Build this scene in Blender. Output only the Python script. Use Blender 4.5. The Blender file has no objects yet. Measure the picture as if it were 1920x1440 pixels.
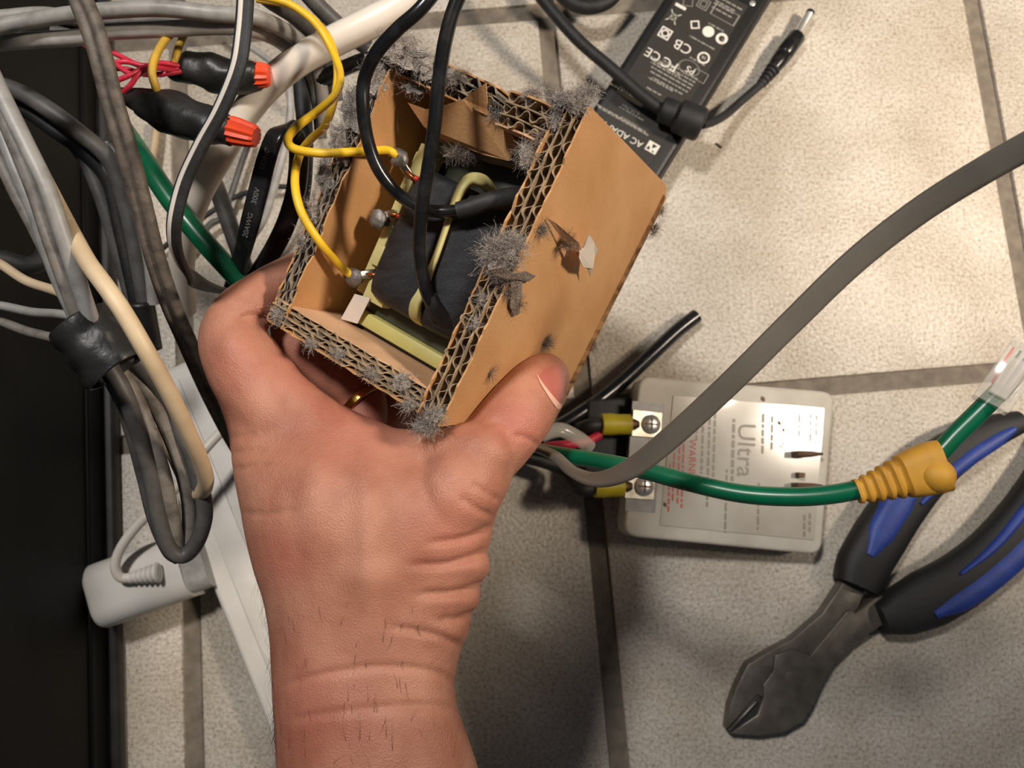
import bpy, bmesh, math, random
import numpy as np
from mathutils import Vector, Matrix, noise as mnoise

scene = bpy.context.scene
COL = scene.collection
rng = random.Random(7)

# ------------------------------------------------------------------ camera
FPX, H, TILT = 1520.0, 0.557, math.radians(8.6)
cam_data = bpy.data.cameras.new('camera')
cam_data.sensor_width = 36.0
cam_data.lens = 36.0 * FPX / 1920.0
cam_data.clip_start, cam_data.clip_end = 0.01, 50
cam_data.dof.use_dof = True
cam_data.dof.focus_distance = 0.285
cam_data.dof.aperture_fstop = 20.0
cam = bpy.data.objects.new('camera', cam_data)
cam.location = (0, 0, H)
cam.rotation_euler = (TILT, 0, 0)
COL.objects.link(cam)
scene.camera = cam

# ------------------------------------------------------------------ light
world = bpy.data.worlds.new('world')
scene.world = world
world.use_nodes = True
world.node_tree.nodes['Background'].inputs[0].default_value = (0.70, 0.82, 1.0, 1)
world.node_tree.nodes['Background'].inputs[1].default_value = 0.04


def area(name, loc, target, size, power, color):
    l = bpy.data.lights.new(name, 'AREA')
    l.shape = 'DISK'
    l.size = size
    l.energy = power
    l.color = color
    o = bpy.data.objects.new(name, l)
    o.location = loc
    d = Vector(target) - Vector(loc)
    o.rotation_euler = d.to_track_quat('-Z', 'Y').to_euler()
    COL.objects.link(o)
    return o


def spot(name, loc, target, radius, power, color, cone, blend):
    l = bpy.data.lights.new(name, 'SPOT')
    l.shadow_soft_size = radius
    l.energy = power
    l.color = color
    l.spot_size = math.radians(cone)
    l.spot_blend = blend
    o = bpy.data.objects.new(name, l)
    o.location = loc
    d = Vector(target) - Vector(loc)
    o.rotation_euler = d.to_track_quat('-Z', 'Y').to_euler()
    COL.objects.link(o)
    return o


spot('work_lamp', (0.85, 0.12, 0.95), (0.42, 0.40, 0), 0.06, 54.0, (1.0, 0.85, 0.69), 56, 1.0)
spot('box_fill_spot', (0.62, 0.18, 0.90), (0.0, 0.125, 0.27), 0.05, 24.0, (1.0, 0.85, 0.68), 33, 1.0)  # added fill: narrow spot brightening the box and hand, no real source
area('ceiling_lamp', (-0.30, 0.45, 1.25), (0, 0.05, 0.1), 0.14, 7.0, (1.0, 0.95, 0.91))
vs = scene.view_settings
vs.view_transform = 'Standard'
vs.look = 'None'
vs.gamma = 1.0
vs.use_curve_mapping = False
vs.exposure = 0.4

# ------------------------------------------------------------------ projection helpers
ct, st = math.cos(TILT), math.sin(TILT)
RC = np.array([[1, 0, 0], [0, ct, -st], [0, st, ct]])
C0 = np.array([0, 0, H])


def ray(x, y):
    return RC @ np.array([(x - 960) / FPX, (720 - y) / FPX, -1.0])


def P(x, y, d):
    return C0 + ray(x, y) * d


def F(x, y, z=0.0):
    r = ray(x, y)
    return C0 + r * ((z - H) / r[2])


def to_px(p):
    q = (np.asarray(p) - C0) @ RC
    return 960 + FPX * q[..., 0] / -q[..., 2], 720 - FPX * q[..., 1] / -q[..., 2], -q[..., 2]


# ------------------------------------------------------------------ materials
def lin(c):
    c = [v / 255.0 for v in c[:3]]
    return tuple(v / 12.92 if v <= 0.04045 else ((v + 0.055) / 1.055) ** 2.4 for v in c)


MATS = {}


def mat(name, col, rough=0.5, metal=0.0, col2=None, nscale=80.0, bump=0.0, bscale=400.0,
        contrast=(0.35, 0.65), spec=0.5, trans=0.0, sss=0.0, coat=0.0, alpha=1.0, stretch=None, detail=4.0, bdist=0.0006):
    if name in MATS:
        return MATS[name]
    m = bpy.data.materials.new(name)
    m.use_nodes = True
    nt = m.node_tree
    b = nt.nodes['Principled BSDF']
    c1 = lin(col)
    b.inputs['Base Color'].default_value = (*c1, 1)
    b.inputs['Roughness'].default_value = rough
    b.inputs['Metallic'].default_value = metal
    b.inputs['Specular IOR Level'].default_value = spec
    b.inputs['Transmission Weight'].default_value = trans
    b.inputs['Coat Weight'].default_value = coat
    b.inputs['Alpha'].default_value = alpha
    if sss:
        b.inputs['Subsurface Weight'].default_value = sss
        b.inputs['Subsurface Radius'].default_value = (1.0, 0.35, 0.2)
        b.inputs['Subsurface Scale'].default_value = 0.003
    tc = nt.nodes.new('ShaderNodeTexCoord')
    vec = tc.outputs['Object']
    if stretch:
        mp = nt.nodes.new('ShaderNodeMapping')
        mp.inputs['Scale'].default_value = stretch
        nt.links.new(vec, mp.inputs[0])
        vec = mp.outputs[0]
    if col2 is not None:
        n = nt.nodes.new('ShaderNodeTexNoise')
        n.inputs['Scale'].default_value = nscale
        n.inputs['Detail'].default_value = detail
        nt.links.new(vec, n.inputs['Vector'])
        r = nt.nodes.new('ShaderNodeValToRGB')
        r.color_ramp.elements[0].position, r.color_ramp.elements[1].position = contrast
        r.color_ramp.elements[0].color = (*c1, 1)
        r.color_ramp.elements[1].color = (*lin(col2), 1)
        nt.links.new(n.outputs['Fac'], r.inputs[0])
        nt.links.new(r.outputs[0], b.inputs['Base Color'])
    if bump:
        n2 = nt.nodes.new('ShaderNodeTexNoise')
        n2.inputs['Scale'].default_value = bscale
        n2.inputs['Detail'].default_value = 3
        nt.links.new(vec, n2.inputs['Vector'])
        bp = nt.nodes.new('ShaderNodeBump')
        bp.inputs['Strength'].default_value = bump
        bp.inputs['Distance'].default_value = bdist
        nt.links.new(n2.outputs['Fac'], bp.inputs['Height'])
        nt.links.new(bp.outputs[0], b.inputs['Normal'])
    MATS[name] = m
    return m


def tile_material():
    m = bpy.data.materials.new('speckled_tile')
    m.use_nodes = True
    nt = m.node_tree
    b = nt.nodes['Principled BSDF']
    tc = nt.nodes.new('ShaderNodeTexCoord')

    def noise(scale, detail=3.0):
        n = nt.nodes.new('ShaderNodeTexNoise')
        n.inputs['Scale'].default_value = scale
        n.inputs['Detail'].default_value = detail
        nt.links.new(tc.outputs['Object'], n.inputs['Vector'])
        return n.outputs['Fac']

    def ramp(fac, stops):
        r = nt.nodes.new('ShaderNodeValToRGB')
        els = r.color_ramp.elements
        while len(els) < len(stops):
            els.new(0.5)
        for e, (p, c) in zip(els, stops):
            e.position = p
            e.color = (*lin(c), 1)
        nt.links.new(fac, r.inputs[0])
        return r.outputs[0]

    def mix(fac, a, c, mode='MIX'):
        x = nt.nodes.new('ShaderNodeMix')
        x.data_type = 'RGBA'
        x.blend_type = mode
        if isinstance(fac, float):
            x.inputs[0].default_value = fac
        else:
            nt.links.new(fac, x.inputs[0])
        nt.links.new(a, x.inputs[6])
        nt.links.new(c, x.inputs[7])
        return x.outputs[2]

    base = ramp(noise(430, 5.0), [(0.34, (184, 174, 160)), (0.47, (205, 197, 183)), (0.62, (218, 211, 199))])
    warm = ramp(noise(520, 1.0), [(0.60, (255, 255, 255)), (0.72, (218, 202, 184))])
    big = ramp(noise(14, 3.0), [(0.35, (228, 224, 218)), (0.65, (255, 255, 255))])
    c = mix(1.0, base, warm, 'MULTIPLY')
    c = mix(1.0, c, big, 'MULTIPLY')
    nt.links.new(c, b.inputs['Base Color'])
    rr = nt.nodes.new('ShaderNodeMapRange')
    rr.inputs[3].default_value = 0.30
    rr.inputs[4].default_value = 0.50
    nt.links.new(noise(260), rr.inputs[0])
    nt.links.new(rr.outputs[0], b.inputs['Roughness'])
    bp = nt.nodes.new('ShaderNodeBump')
    bp.inputs['Strength'].default_value = 0.55
    bp.inputs['Distance'].default_value = 0.0012
    nt.links.new(noise(380, 4.0), bp.inputs['Height'])
    nt.links.new(bp.outputs[0], b.inputs['Normal'])
    return m


def skin_material():
    m = bpy.data.materials.new('skin')
    m.use_nodes = True
    nt = m.node_tree
    b = nt.nodes['Principled BSDF']
    tc = nt.nodes.new('ShaderNodeTexCoord')
    n = nt.nodes.new('ShaderNodeTexNoise')
    n.inputs['Scale'].default_value = 42
    n.inputs['Detail'].default_value = 5
    nt.links.new(tc.outputs['Object'], n.inputs['Vector'])
    r = nt.nodes.new('ShaderNodeValToRGB')
    r.color_ramp.elements[0].position = 0.36
    r.color_ramp.elements[1].position = 0.66
    r.color_ramp.elements[0].color = (*lin((162, 106, 84)), 1)
    r.color_ramp.elements[1].color = (*lin((188, 134, 110)), 1)
    nt.links.new(n.outputs['Fac'], r.inputs[0])
    at = nt.nodes.new('ShaderNodeAttribute')
    at.attribute_name = 'flush'
    mx = nt.nodes.new('ShaderNodeMix')
    mx.data_type = 'RGBA'
    mx.inputs[7].default_value = (*lin((176, 86, 78)), 1)
    nt.links.new(at.outputs['Fac'], mx.inputs[0])
    nt.links.new(r.outputs[0], mx.inputs[6])
    nt.links.new(mx.outputs[2], b.inputs['Base Color'])
    b.inputs['Roughness'].default_value = 0.5
    b.inputs['Specular IOR Level'].default_value = 0.4
    b.inputs['Subsurface Weight'].default_value = 0.25
    b.inputs['Subsurface Radius'].default_value = (1.0, 0.35, 0.2)
    b.inputs['Subsurface Scale'].default_value = 0.0022
    v = nt.nodes.new('ShaderNodeTexVoronoi')
    v.inputs['Scale'].default_value = 1500
    nt.links.new(tc.outputs['Object'], v.inputs['Vector'])
    n2 = nt.nodes.new('ShaderNodeTexNoise')
    n2.inputs['Scale'].default_value = 260
    n2.inputs['Detail'].default_value = 4
    nt.links.new(tc.outputs['Object'], n2.inputs['Vector'])
    ad = nt.nodes.new('ShaderNodeMath')
    ad.operation = 'ADD'
    nt.links.new(v.outputs['Distance'], ad.inputs[0])
    nt.links.new(n2.outputs['Fac'], ad.inputs[1])
    bp = nt.nodes.new('ShaderNodeBump')
    bp.inputs['Strength'].default_value = 0.32
    bp.inputs['Distance'].default_value = 0.0005
    nt.links.new(ad.outputs[0], bp.inputs['Height'])
    nt.links.new(bp.outputs[0], b.inputs['Normal'])
    return m


M_TILE = tile_material()
M_SKIN = skin_material()
M_GROUT = mat('grout', (134, 124, 110), 0.9, col2=(112, 103, 92), nscale=120, bump=0.5, bscale=700)
M_BLACKCAB = mat('black_cabinet', (5, 5, 5), 0.6, spec=0.2, col2=(8, 8, 8), nscale=30, bump=0.15, bscale=900)
M_CABEDGE = mat('cabinet_edge', (58, 55, 54), 0.5, col2=(40, 38, 38), nscale=60)
M_CARD = mat('cardboard', (206, 158, 108), 0.8, col2=(194, 143, 92), nscale=45, bump=0.25, bscale=900, stretch=(1, 1, 0.5))
M_CARDPALE = mat('cardboard_pale', (208, 168, 132), 0.85, col2=(196, 154, 116), nscale=50, bump=0.2, bscale=900)
M_FLUTE = mat('fluting', (176, 150, 116), 0.9, col2=(140, 120, 96), nscale=120, bump=0.3, bscale=900)
M_FLUTEDUST = mat('fluting_dusty', (150, 136, 116), 0.95, col2=(116, 108, 100), nscale=90, bump=0.4, bscale=900)
M_LINT = mat('lint', (172, 164, 158), 1.0, col2=(200, 188, 176), nscale=500, bump=1.0, bscale=1600, bdist=0.002, spec=0.1)
M_LINTDARK = mat('lint_dark', (150, 138, 128), 1.0, col2=(178, 160, 144), nscale=500, bump=1.0, bscale=1600, bdist=0.002, spec=0.1)
M_TAPECOIL = mat('cloth_tape', (24, 25, 28), 0.55, col2=(44, 45, 49), nscale=90, bump=0.7, bscale=1500, bdist=0.0004, stretch=(1, 3, 1))
M_BLACKWIRE = mat('black_rubber', (26, 26, 27), 0.24, col2=(46, 45, 44), nscale=140, contrast=(0.5, 0.75), bump=0.06, bscale=300)
M_BLACKMATTE = mat('black_matte', (30, 30, 31), 0.6, col2=(48, 47, 46), nscale=150, contrast=(0.5, 0.8), bump=0.2, bscale=500)
M_ETAPE = mat('electrical_tape', (34, 34, 34), 0.42, col2=(58, 57, 56), nscale=60, contrast=(0.5, 0.8), bump=0.5, bscale=140, bdist=0.0012)
M_YELLOW = mat('yellow_insulation', (236, 190, 40), 0.42, col2=(206, 164, 52), nscale=90, contrast=(0.5, 0.75))
M_YELLOWDUST = mat('yellow_insulation_dim', (206, 166, 58), 0.5, col2=(170, 138, 60), nscale=90)
M_BOBBIN = mat('bobbin_nylon', (214, 204, 142), 0.45, col2=(200, 188, 120), nscale=60, sss=0.2)
M_CORE = mat('core_lacquer', (70, 74, 58), 0.45, col2=(52, 56, 44), nscale=50, contrast=(0.4, 0.6))
M_INSUL = mat('insulation_paper', (206, 198, 118), 0.5, col2=(186, 176, 104), nscale=40)
M_SOLDER = mat('solder', (138, 134, 128), 0.52, metal=0.6, col2=(96, 92, 88), nscale=250, bump=0.5, bscale=500)
M_COPPER = mat('copper', (206, 124, 70), 0.3, metal=1.0)
M_REDENAMEL = mat('red_enamel', (196, 40, 34), 0.35)
M_CHROME = mat('chrome', (232, 228, 218), 0.30, metal=0.75)
M_TIN = mat('tinned_steel', (196, 190, 176), 0.32, metal=1.0, col2=(160, 152, 138), nscale=160)
M_GOLD = mat('gold', (214, 166, 80), 0.2, metal=1.0)
M_WHITEPAPER = mat('white_paper', (226, 214, 200), 0.8)
M_GREY = mat('grey_pvc', (152, 150, 146), 0.45, col2=(122, 119, 114), nscale=120, contrast=(0.45, 0.7), bump=0.08, bscale=300)
M_GREYDIRTY = mat('grey_pvc_dirty', (126, 120, 112), 0.55, col2=(84, 78, 72), nscale=160, contrast=(0.45, 0.72), bump=0.2, bscale=500)
M_GREYDARK = mat('dark_grey_pvc', (92, 90, 88), 0.5, col2=(70, 68, 66), nscale=110, bump=0.1, bscale=300)
M_GREYLT = mat('light_grey_pvc', (176, 174, 170), 0.4, col2=(150, 147, 142), nscale=110)
M_FLATGREY = mat('flat_cable_grey', (104, 98, 88), 0.5, col2=(92, 86, 77), nscale=40, stretch=(1, 1, 1))
M_CORD = mat('old_lamp_cord', (104, 94, 84), 0.6, col2=(66, 60, 54), nscale=200, contrast=(0.4, 0.7), bump=0.4, bscale=400)
M_BEIGE = mat('beige_pvc', (214, 192, 158), 0.5, col2=(196, 172, 138), nscale=70)
M_WHITE = mat('white_plastic', (226, 222, 214), 0.45, col2=(212, 207, 198), nscale=30)
M_WHITECABLE = mat('white_pvc', (234, 226, 214), 0.4, col2=(220, 208, 192), nscale=40)
M_GREEN = mat('green_pvc', (0, 96, 66), 0.32, col2=(4, 84, 56), nscale=60)
M_GREENGLOSS = mat('green_gloss_pvc', (22, 104, 68), 0.28, col2=(12, 84, 54), nscale=90)
M_RED = mat('red_insulation', (206, 48, 70), 0.45, col2=(180, 36, 58), nscale=100)
M_ORANGE = mat('orange_wirenut', (238, 78, 38), 0.45)
M_STRIPE = mat('white_stripe', (206, 200, 190), 0.55)
M_PRINTDIM = mat('cable_print', (120, 118, 112), 0.6)
M_ADAPTER = mat('adapter_black', (26, 25, 25), 0.45, bump=0.2, bscale=1200)
M_ADLABEL = mat('adapter_label', (56, 53, 49), 0.42)
M_PRINT = mat('white_print', (232, 228, 216), 0.5)
M_PRINTGREY = mat('grey_print', (150, 146, 136), 0.5)
M_MODULE = mat('module_white', (216, 210, 196), 0.5, col2=(202, 194, 178), nscale=50)
M_MODLABEL = mat('module_label', (206, 200, 186), 0.14, col2=(192, 184, 168), nscale=30, coat=0.6)
M_MODPRINT = mat('module_print', (142, 134, 118), 0.4)
M_MODRED = mat('module_red_print', (196, 74, 62), 0.4)
M_YELLOWCRIMP = mat('yellow_crimp', (196, 178, 30), 0.5, col2=(176, 158, 30), nscale=90)
M_BROWN = mat('tarnished_brass', (92, 72, 54), 0.5, metal=0.6)
M_BOOT = mat('yellow_boot', (196, 146, 44), 0.6, col2=(180, 132, 40), nscale=60)
M_CLEAR = mat('clear_plastic', (236, 230, 218), 0.12, spec=0.8, alpha=0.34)
M_STEEL = mat('cutter_steel', (112, 105, 96), 0.42, metal=0.35, col2=(94, 88, 80), nscale=120, bump=0.12, bscale=700)
M_STEELDARK = mat('cutter_steel_dark', (50, 47, 44), 0.5, metal=0.3)
M_STEELEDGE = mat('cutter_edge', (150, 146, 138), 0.25, metal=1.0)
M_BLUE = mat('blue_grip', (44, 72, 158), 0.5, col2=(36, 60, 138), nscale=80, bump=0.15, bscale=900)
M_BLACKGRIP = mat('black_grip', (34, 33, 33), 0.6, bump=0.2, bscale=900)
M_NAIL = mat('nail', (178, 102, 90), 0.35, col2=(164, 88, 80), nscale=60, sss=0.2)
M_NAILEDGE = mat('nail_edge', (222, 172, 150), 0.4)
M_HAIR = mat('arm_hair', (58, 40, 30), 0.5)

# ------------------------------------------------------------------ object helpers
BASE = {}


def reg(o, base):
    BASE[o.name] = np.array(base, float)
    return o


def thing(name, base, label, cat, group=None):
    o = bpy.data.objects.new(name, None)
    o.empty_display_size = 0.01
    o.location = base
    COL.objects.link(o)
    o['label'] = label
    o['category'] = cat
    if group:
        o['group'] = group
    return reg(o, base)


def mesh_obj(name, verts, faces, m, parent=None, smooth=True, label=None, cat=None, group=None, kind=None, base=None):
    verts = np.asarray(verts, float)
    if parent is not None:
        base = BASE[parent.name]
    elif base is None:
        base = np.array([verts[:, 0].mean(), verts[:, 1].mean(), verts[:, 2].min()])
    me = bpy.data.meshes.new(name)
    me.from_pydata((verts - base).tolist(), [], [list(map(int, f)) for f in faces])
    me.update()
    if smooth:
        me.polygons.foreach_set('use_smooth', [True] * len(me.polygons))
    me.materials.append(m)
    o = bpy.data.objects.new(name, me)
    COL.objects.link(o)
    if parent is not None:
        o.parent = parent
    else:
        o.location = base
    if label:
        o['label'] = label
    if cat:
        o['category'] = cat
    if group:
        o['group'] = group
    if kind:
        o['kind'] = kind
    return reg(o, base)


def sharp(o, ang=35):
    """Smooth shading that keeps edges sharper than ang degrees."""
    bm = bmesh.new()
    bm.from_mesh(o.data)
    bmesh.ops.recalc_face_normals(bm, faces=bm.faces)
    a = math.radians(ang)
    for e in bm.edges:
        e.smooth = not (len(e.link_faces) == 2 and e.calc_face_angle(0) > a)
    for f in bm.faces:
        f.smooth = True
    bm.to_mesh(o.data)
    bm.free()
    return o


def bevel(o, w, seg=2, ang=30):
    bm = bmesh.new()
    bm.from_mesh(o.data)
    bmesh.ops.recalc_face_normals(bm, faces=bm.faces)
    es = [e for e in bm.edges if len(e.link_faces) == 2 and e.calc_face_angle(0) > math.radians(ang)]
    bmesh.ops.bevel(bm, geom=es, offset=w, segments=seg, profile=0.5, affect='EDGES', clamp_overlap=True)
    bm.to_mesh(o.data)
    bm.free()
    return sharp(o, 40)


def catmull(pts, n=8):
    p = np.asarray(pts, float)
    if len(p) == 2:
        return np.array([p[0] + (p[1] - p[0]) * t for t in np.linspace(0, 1, n + 1)])
    e = np.vstack([2 * p[0] - p[1], p, 2 * p[-1] - p[-2]])
    out = []
    for i in range(1, len(e) - 2):
        a, b, c, d = e[i - 1:i + 3]
        for k in range(n):
            t = k / n
            out.append(0.5 * (2 * b + (c - a) * t + (2 * a - 5 * b + 4 * c - d) * t * t + (3 * b - a - 3 * c + d) * t ** 3))
    out.append(p[-1])
    return np.array(out)


def frames(c, hint=None):
    """Tangent, normal, binormal along centre line c. hint: direction (or list) the normal leans to."""
    t = np.gradient(c, axis=0)
    t /= np.linalg.norm(t, axis=1)[:, None] + 1e-12
    n = np.zeros_like(t)
    if hint is None:
        a = np.array([0, 0, 1.0]) if abs(t[0][2]) < 0.9 else np.array([1.0, 0, 0])
        v = a - t[0] * (a @ t[0])
        for i in range(len(c)):
            v = v - t[i] * (v @ t[i])
            v /= np.linalg.norm(v) + 1e-12
            n[i] = v
    else:
        hint = np.asarray(hint, float)
        for i in range(len(c)):
            h = hint[i] if hint.ndim == 2 else hint
            v = h - t[i] * (h @ t[i])
            n[i] = v / (np.linalg.norm(v) + 1e-12)
    return t, n, np.cross(t, n)


def sweep(c, section, scale=None, hint=None, cap=True):
    """section: list of (a,b): a along the binormal, b along the normal; scale: per point factor (s or (sa,sb))."""
    t, n, b = frames(c, hint)
    sec = np.asarray(section, float)
    k = len(sec)
    V, Fc = [], []
    for i in range(len(c)):
        s = np.ones(2) if scale is None else np.asarray(scale[i], float) * np.ones(2)
        for a, q in sec:
            V.append(c[i] + b[i] * a * s[0] + n[i] * q * s[1])
    for i in range(len(c) - 1):
        for j in range(k):
            j2 = (j + 1) % k
            Fc.append((i * k + j, i * k + j2, (i + 1) * k + j2, (i + 1) * k + j))
    if cap:
        Fc.append(tuple(range(k))[::-1])
        m = (len(c) - 1) * k
        Fc.append(tuple(range(m, m + k)))
    return V, Fc


def circ(r=1.0, k=12, rb=None):
    rb = r if rb is None else rb
    return [(r * math.cos(2 * math.pi * i / k), rb * math.sin(2 * math.pi * i / k)) for i in range(k)]


def rrect(w, h, r, k=3):
    out = []
    for cx, cy, a0 in ((w - r, h - r, 0), (-w + r, h - r, 90), (-w + r, -h + r, 180), (w - r, -h + r, 270)):
        for i in range(k + 1):
            a = math.radians(a0 + 90 * i / k)
            out.append((cx + r * math.cos(a), cy + r * math.sin(a)))
    return out


def interp_list(vals, n, m):
    """vals per control point -> per catmull sample (n per segment, total m)."""
    x = np.arange(len(vals)) * n
    return np.interp(np.arange(m), x, vals)


def join(parts):
    V, Fc = [], []
    for v, f in parts:
        o = len(V)
        V.extend([tuple(q) for q in v])
        Fc.extend([tuple(i + o for i in q) for q in f])
    return V, Fc


def pts3(path):
    return [F(x, y, z) for x, y, z in path]


def cable(name, path, r, m, label=None, cat='cable', parent=None, group=None, sides=12, n=8, radii=None, world=False):
    c = catmull(path if world else pts3(path), n)
    sc = None if radii is None else interp_list(radii, n, len(c))
    v, f = sweep(c, circ(r, sides), sc)
    return sharp(mesh_obj(name, v, f, m, parent, True, label, cat if parent is None else None, group), 60)


def ribbon(name, path, w, h, m, label=None, cat='cable', parent=None, n=8, twist=None, groove=False, group=None, world=False):
    """Flat cable; its broad side faces up, turned by twist degrees about its run."""
    c = catmull(path if world else pts3(path), n)
    t, nn, b = frames(c, (0, 0.0, 1.0))
    if twist is not None:
        tw = np.radians(interp_list(twist, n, len(c)))
        nn = nn * np.cos(tw)[:, None] + b * np.sin(tw)[:, None]
    sec = rrect(w / 2, h / 2, h / 2 * 0.98, 4)
    if groove:
        sec = [(math.copysign(w / 4, s) + w / 4 * math.cos(a), h / 2 * math.sin(a))
               for s, rg in ((1, range(-150, 151, 30)), (-1, range(30, 331, 30))) for a in [math.radians(q) for q in rg]]
    v, f = sweep(c, sec, None, nn)
    o = sharp(mesh_obj(name, v, f, m, parent, True, label, cat if parent is None else None, group), 60)
    return o, c, nn


def box_faces():
    return [(0, 3, 2, 1), (4, 5, 6, 7), (0, 1, 5, 4), (1, 2, 6, 5), (2, 3, 7, 6), (3, 0, 4, 7)]


def hexa(lo, hi):
    return [*lo, *hi], box_faces()


def prism(poly, z0, z1):
    """poly: list of world points (x,y,..) ; extruded z0..z1."""
    k = len(poly)
    V = [(p[0], p[1], z0) for p in poly] + [(p[0], p[1], z1) for p in poly]
    return V, [tuple(range(k))[::-1], tuple(range(k, 2 * k))] + [(i, (i + 1) % k, k + (i + 1) % k, k + i) for i in range(k)]


def lathe(p0, p1, prof, k=16, hint=None):
    """prof: list of (t along p0-p1 in metres, radius)."""
    p0, p1 = np.asarray(p0, float), np.asarray(p1, float)
    d = (p1 - p0) / np.linalg.norm(p1 - p0)
    a = np.array([0, 0, 1.0]) if abs(d[2]) < 0.9 else np.array([1.0, 0, 0])
    u = np.cross(d, a)
    u /= np.linalg.norm(u)
    w = np.cross(d, u)
    V, Fc = [], []
    for t, r in prof:
        for i in range(k):
            q = 2 * math.pi * i / k
            V.append(p0 + d * t + (u * math.cos(q) + w * math.sin(q)) * r)
    for i in range(len(prof) - 1):
        for j in range(k):
            Fc.append((i * k + j, i * k + (j + 1) % k, (i + 1) * k + (j + 1) % k, (i + 1) * k + j))
    Fc.append(tuple(range(k))[::-1])
    m = (len(prof) - 1) * k
    Fc.append(tuple(range(m, m + k)))
    return V, Fc


def text_geo(s, size, org, ex, ey, thick=0.00012, align='LEFT'):
    cu = bpy.data.curves.new('t', 'FONT')
    cu.body = s
    cu.size = size
    cu.align_x = align
    cu.extrude = 0.0
    cu.resolution_u = 3
    o = bpy.data.objects.new('t', cu)
    COL.objects.link(o)
    dg = bpy.context.evaluated_depsgraph_get()
    me = bpy.data.meshes.new_from_object(o.evaluated_get(dg))
    vs_ = [v.co.copy() for v in me.vertices]
    fs = [tuple(p.vertices) for p in me.polygons]
    bpy.data.objects.remove(o)
    bpy.data.curves.remove(cu)
    bpy.data.meshes.remove(me)
    org, ex, ey = map(lambda a: np.asarray(a, float), (org, ex, ey))
    ez = np.cross(ex, ey)
    return [org + ex * v.x + ey * v.y + ez * thick for v in vs_], fs


def lint_geo(c, rad, n, r, length=0.012, core=0.75, width=0.00005):
    """Clump of fine fibres about c; rad = 3 half axes (world vectors)."""
    c = np.asarray(c, float)
    ax = [np.asarray(a, float) for a in rad]
    V, Fc = [], []
    bm = bmesh.new()
    bmesh.ops.create_icosphere(bm, subdivisions=3, radius=1.0)
    for v in bm.verts:
        q = v.co.copy()
        s = core * (0.75 + 0.9 * mnoise.noise(q * 1.9 + Vector((r.random() * 0.02 + c[0] * 900, c[1] * 900, c[2] * 900))) + 0.35 * mnoise.noise(q * 5.5 + Vector(c * 500)))
        s = max(s, 0.1)
        V.append(c + (ax[0] * q.x + ax[1] * q.y + ax[2] * q.z) * s)
    Fc += [tuple(v.index for v in f.verts) for f in bm.faces]
    bm.free()
    rt = np.array([[r.gauss(0, 1) for _ in range(3)] for _ in range(7)])
    for _ in range(n):
        d = np.array([r.gauss(0, 1) for _ in range(3)])
        d /= np.linalg.norm(d)
        d = d + rt[r.randrange(7)] * 0.25
        d /= np.linalg.norm(d)
        p = c + (ax[0] * d[0] + ax[1] * d[1] + ax[2] * d[2]) * r.uniform(0.3, 1.0)
        dr = np.array([r.gauss(0, 1) for _ in range(3)])
        dr /= np.linalg.norm(dr)
        side = np.cross(dr, [r.gauss(0, 1) for _ in range(3)])
        side /= np.linalg.norm(side) + 1e-9
        o = len(V)
        seg = 5
        L = length * r.uniform(0.4, 1.0) / seg
        for k in range(seg + 1):
            V.append(p + side * width)
            V.append(p - side * width)
            dr = dr + np.array([r.gauss(0, 0.42) for _ in range(3)])
            dr /= np.linalg.norm(dr)
            p = p + dr * L
        for k in range(seg):
            a = o + 2 * k
            Fc.append((a, a + 1, a + 3, a + 2))
    return V, Fc


# ------------------------------------------------------------------ floor
ang = math.radians(4.8)
gx = np.array([math.cos(ang), math.sin(ang), 0])
gy = np.array([-math.sin(ang), math.cos(ang), 0])
gorg = F(1096, 762, 0)            # crossing of two joints
JW = 0.0125
us = [-0.90, -0.578, -0.275, 0.0, 0.319, 0.622, 0.925]
vs_ = [-0.905, -0.603, -0.301, 0.0, 0.2985, 0.600, 0.902]
fl = [gorg + gx * a + gy * b for a, b in ((-1.0, -1.0), (1.05, -1.0), (1.05, 1.05), (-1.0, 1.05))]
floor = mesh_obj('floor', *prism(fl, -0.02, -0.0028), M_GROUT, None, False, base=(0, 0, 0))
floor['kind'] = 'structure'
floor['label'] = 'cream speckled tile floor with wide grey-brown joints'
for i in range(len(us) - 1):
    for j in range(len(vs_) - 1):
        u0, u1, v0, v1 = us[i] + JW / 2, us[i + 1] - JW / 2, vs_[j] + JW / 2, vs_[j + 1] - JW / 2
        tp = mesh_obj('tile', *prism([gorg + gx * a + gy * b for a, b in ((u0, v0), (u1, v0), (u1, v1), (u0, v1))], -0.01, 0.0), M_TILE, floor, False)
        bevel(tp, 0.0016, 2)

# ------------------------------------------------------------------ black cabinet at the left
a0, a1 = F(225, 700), F(241, 1440)
cd = (a1 - a0) / np.linalg.norm(a1 - a0)
cn = np.array([cd[1], -cd[0], 0])
cn = cn if cn[0] < 0 else -cn
cab = thing('cabinet', a0, 'tall black cabinet filling the left edge of the picture', 'cabinet')
q0, q1 = a0 - cd * 0.75, a0 + cd * 0.75
for nm, off, z0, z1, mm in (('side_panel', 0.006, 0.012, 0.42, M_BLACKCAB), ('base_strip', 0.0, 0.001, 0.012, M_CABEDGE)):
    s0, s1 = q0 + cn * off, q1 + cn * off
    bevel(mesh_obj(nm, *prism([s0, s1, s1 + cn * 0.45, s0 + cn * 0.45], z0, z1), mm, cab, False), 0.003, 3)
for k in range(1):
    s0, s1 = q0 + cn * 0.0045, q1 + cn * 0.0045
    bevel(mesh_obj('rib', *prism([s0, s1, s1 + cn * 0.004, s0 + cn * 0.004], 0.03 + k * 0.022, 0.036 + k * 0.022), M_BLACKCAB, cab, False), 0.001, 2)

# ------------------------------------------------------------------ box frame
BD = np.array([630, 20, -1520.0])
BD /= np.linalg.norm(BD)


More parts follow.
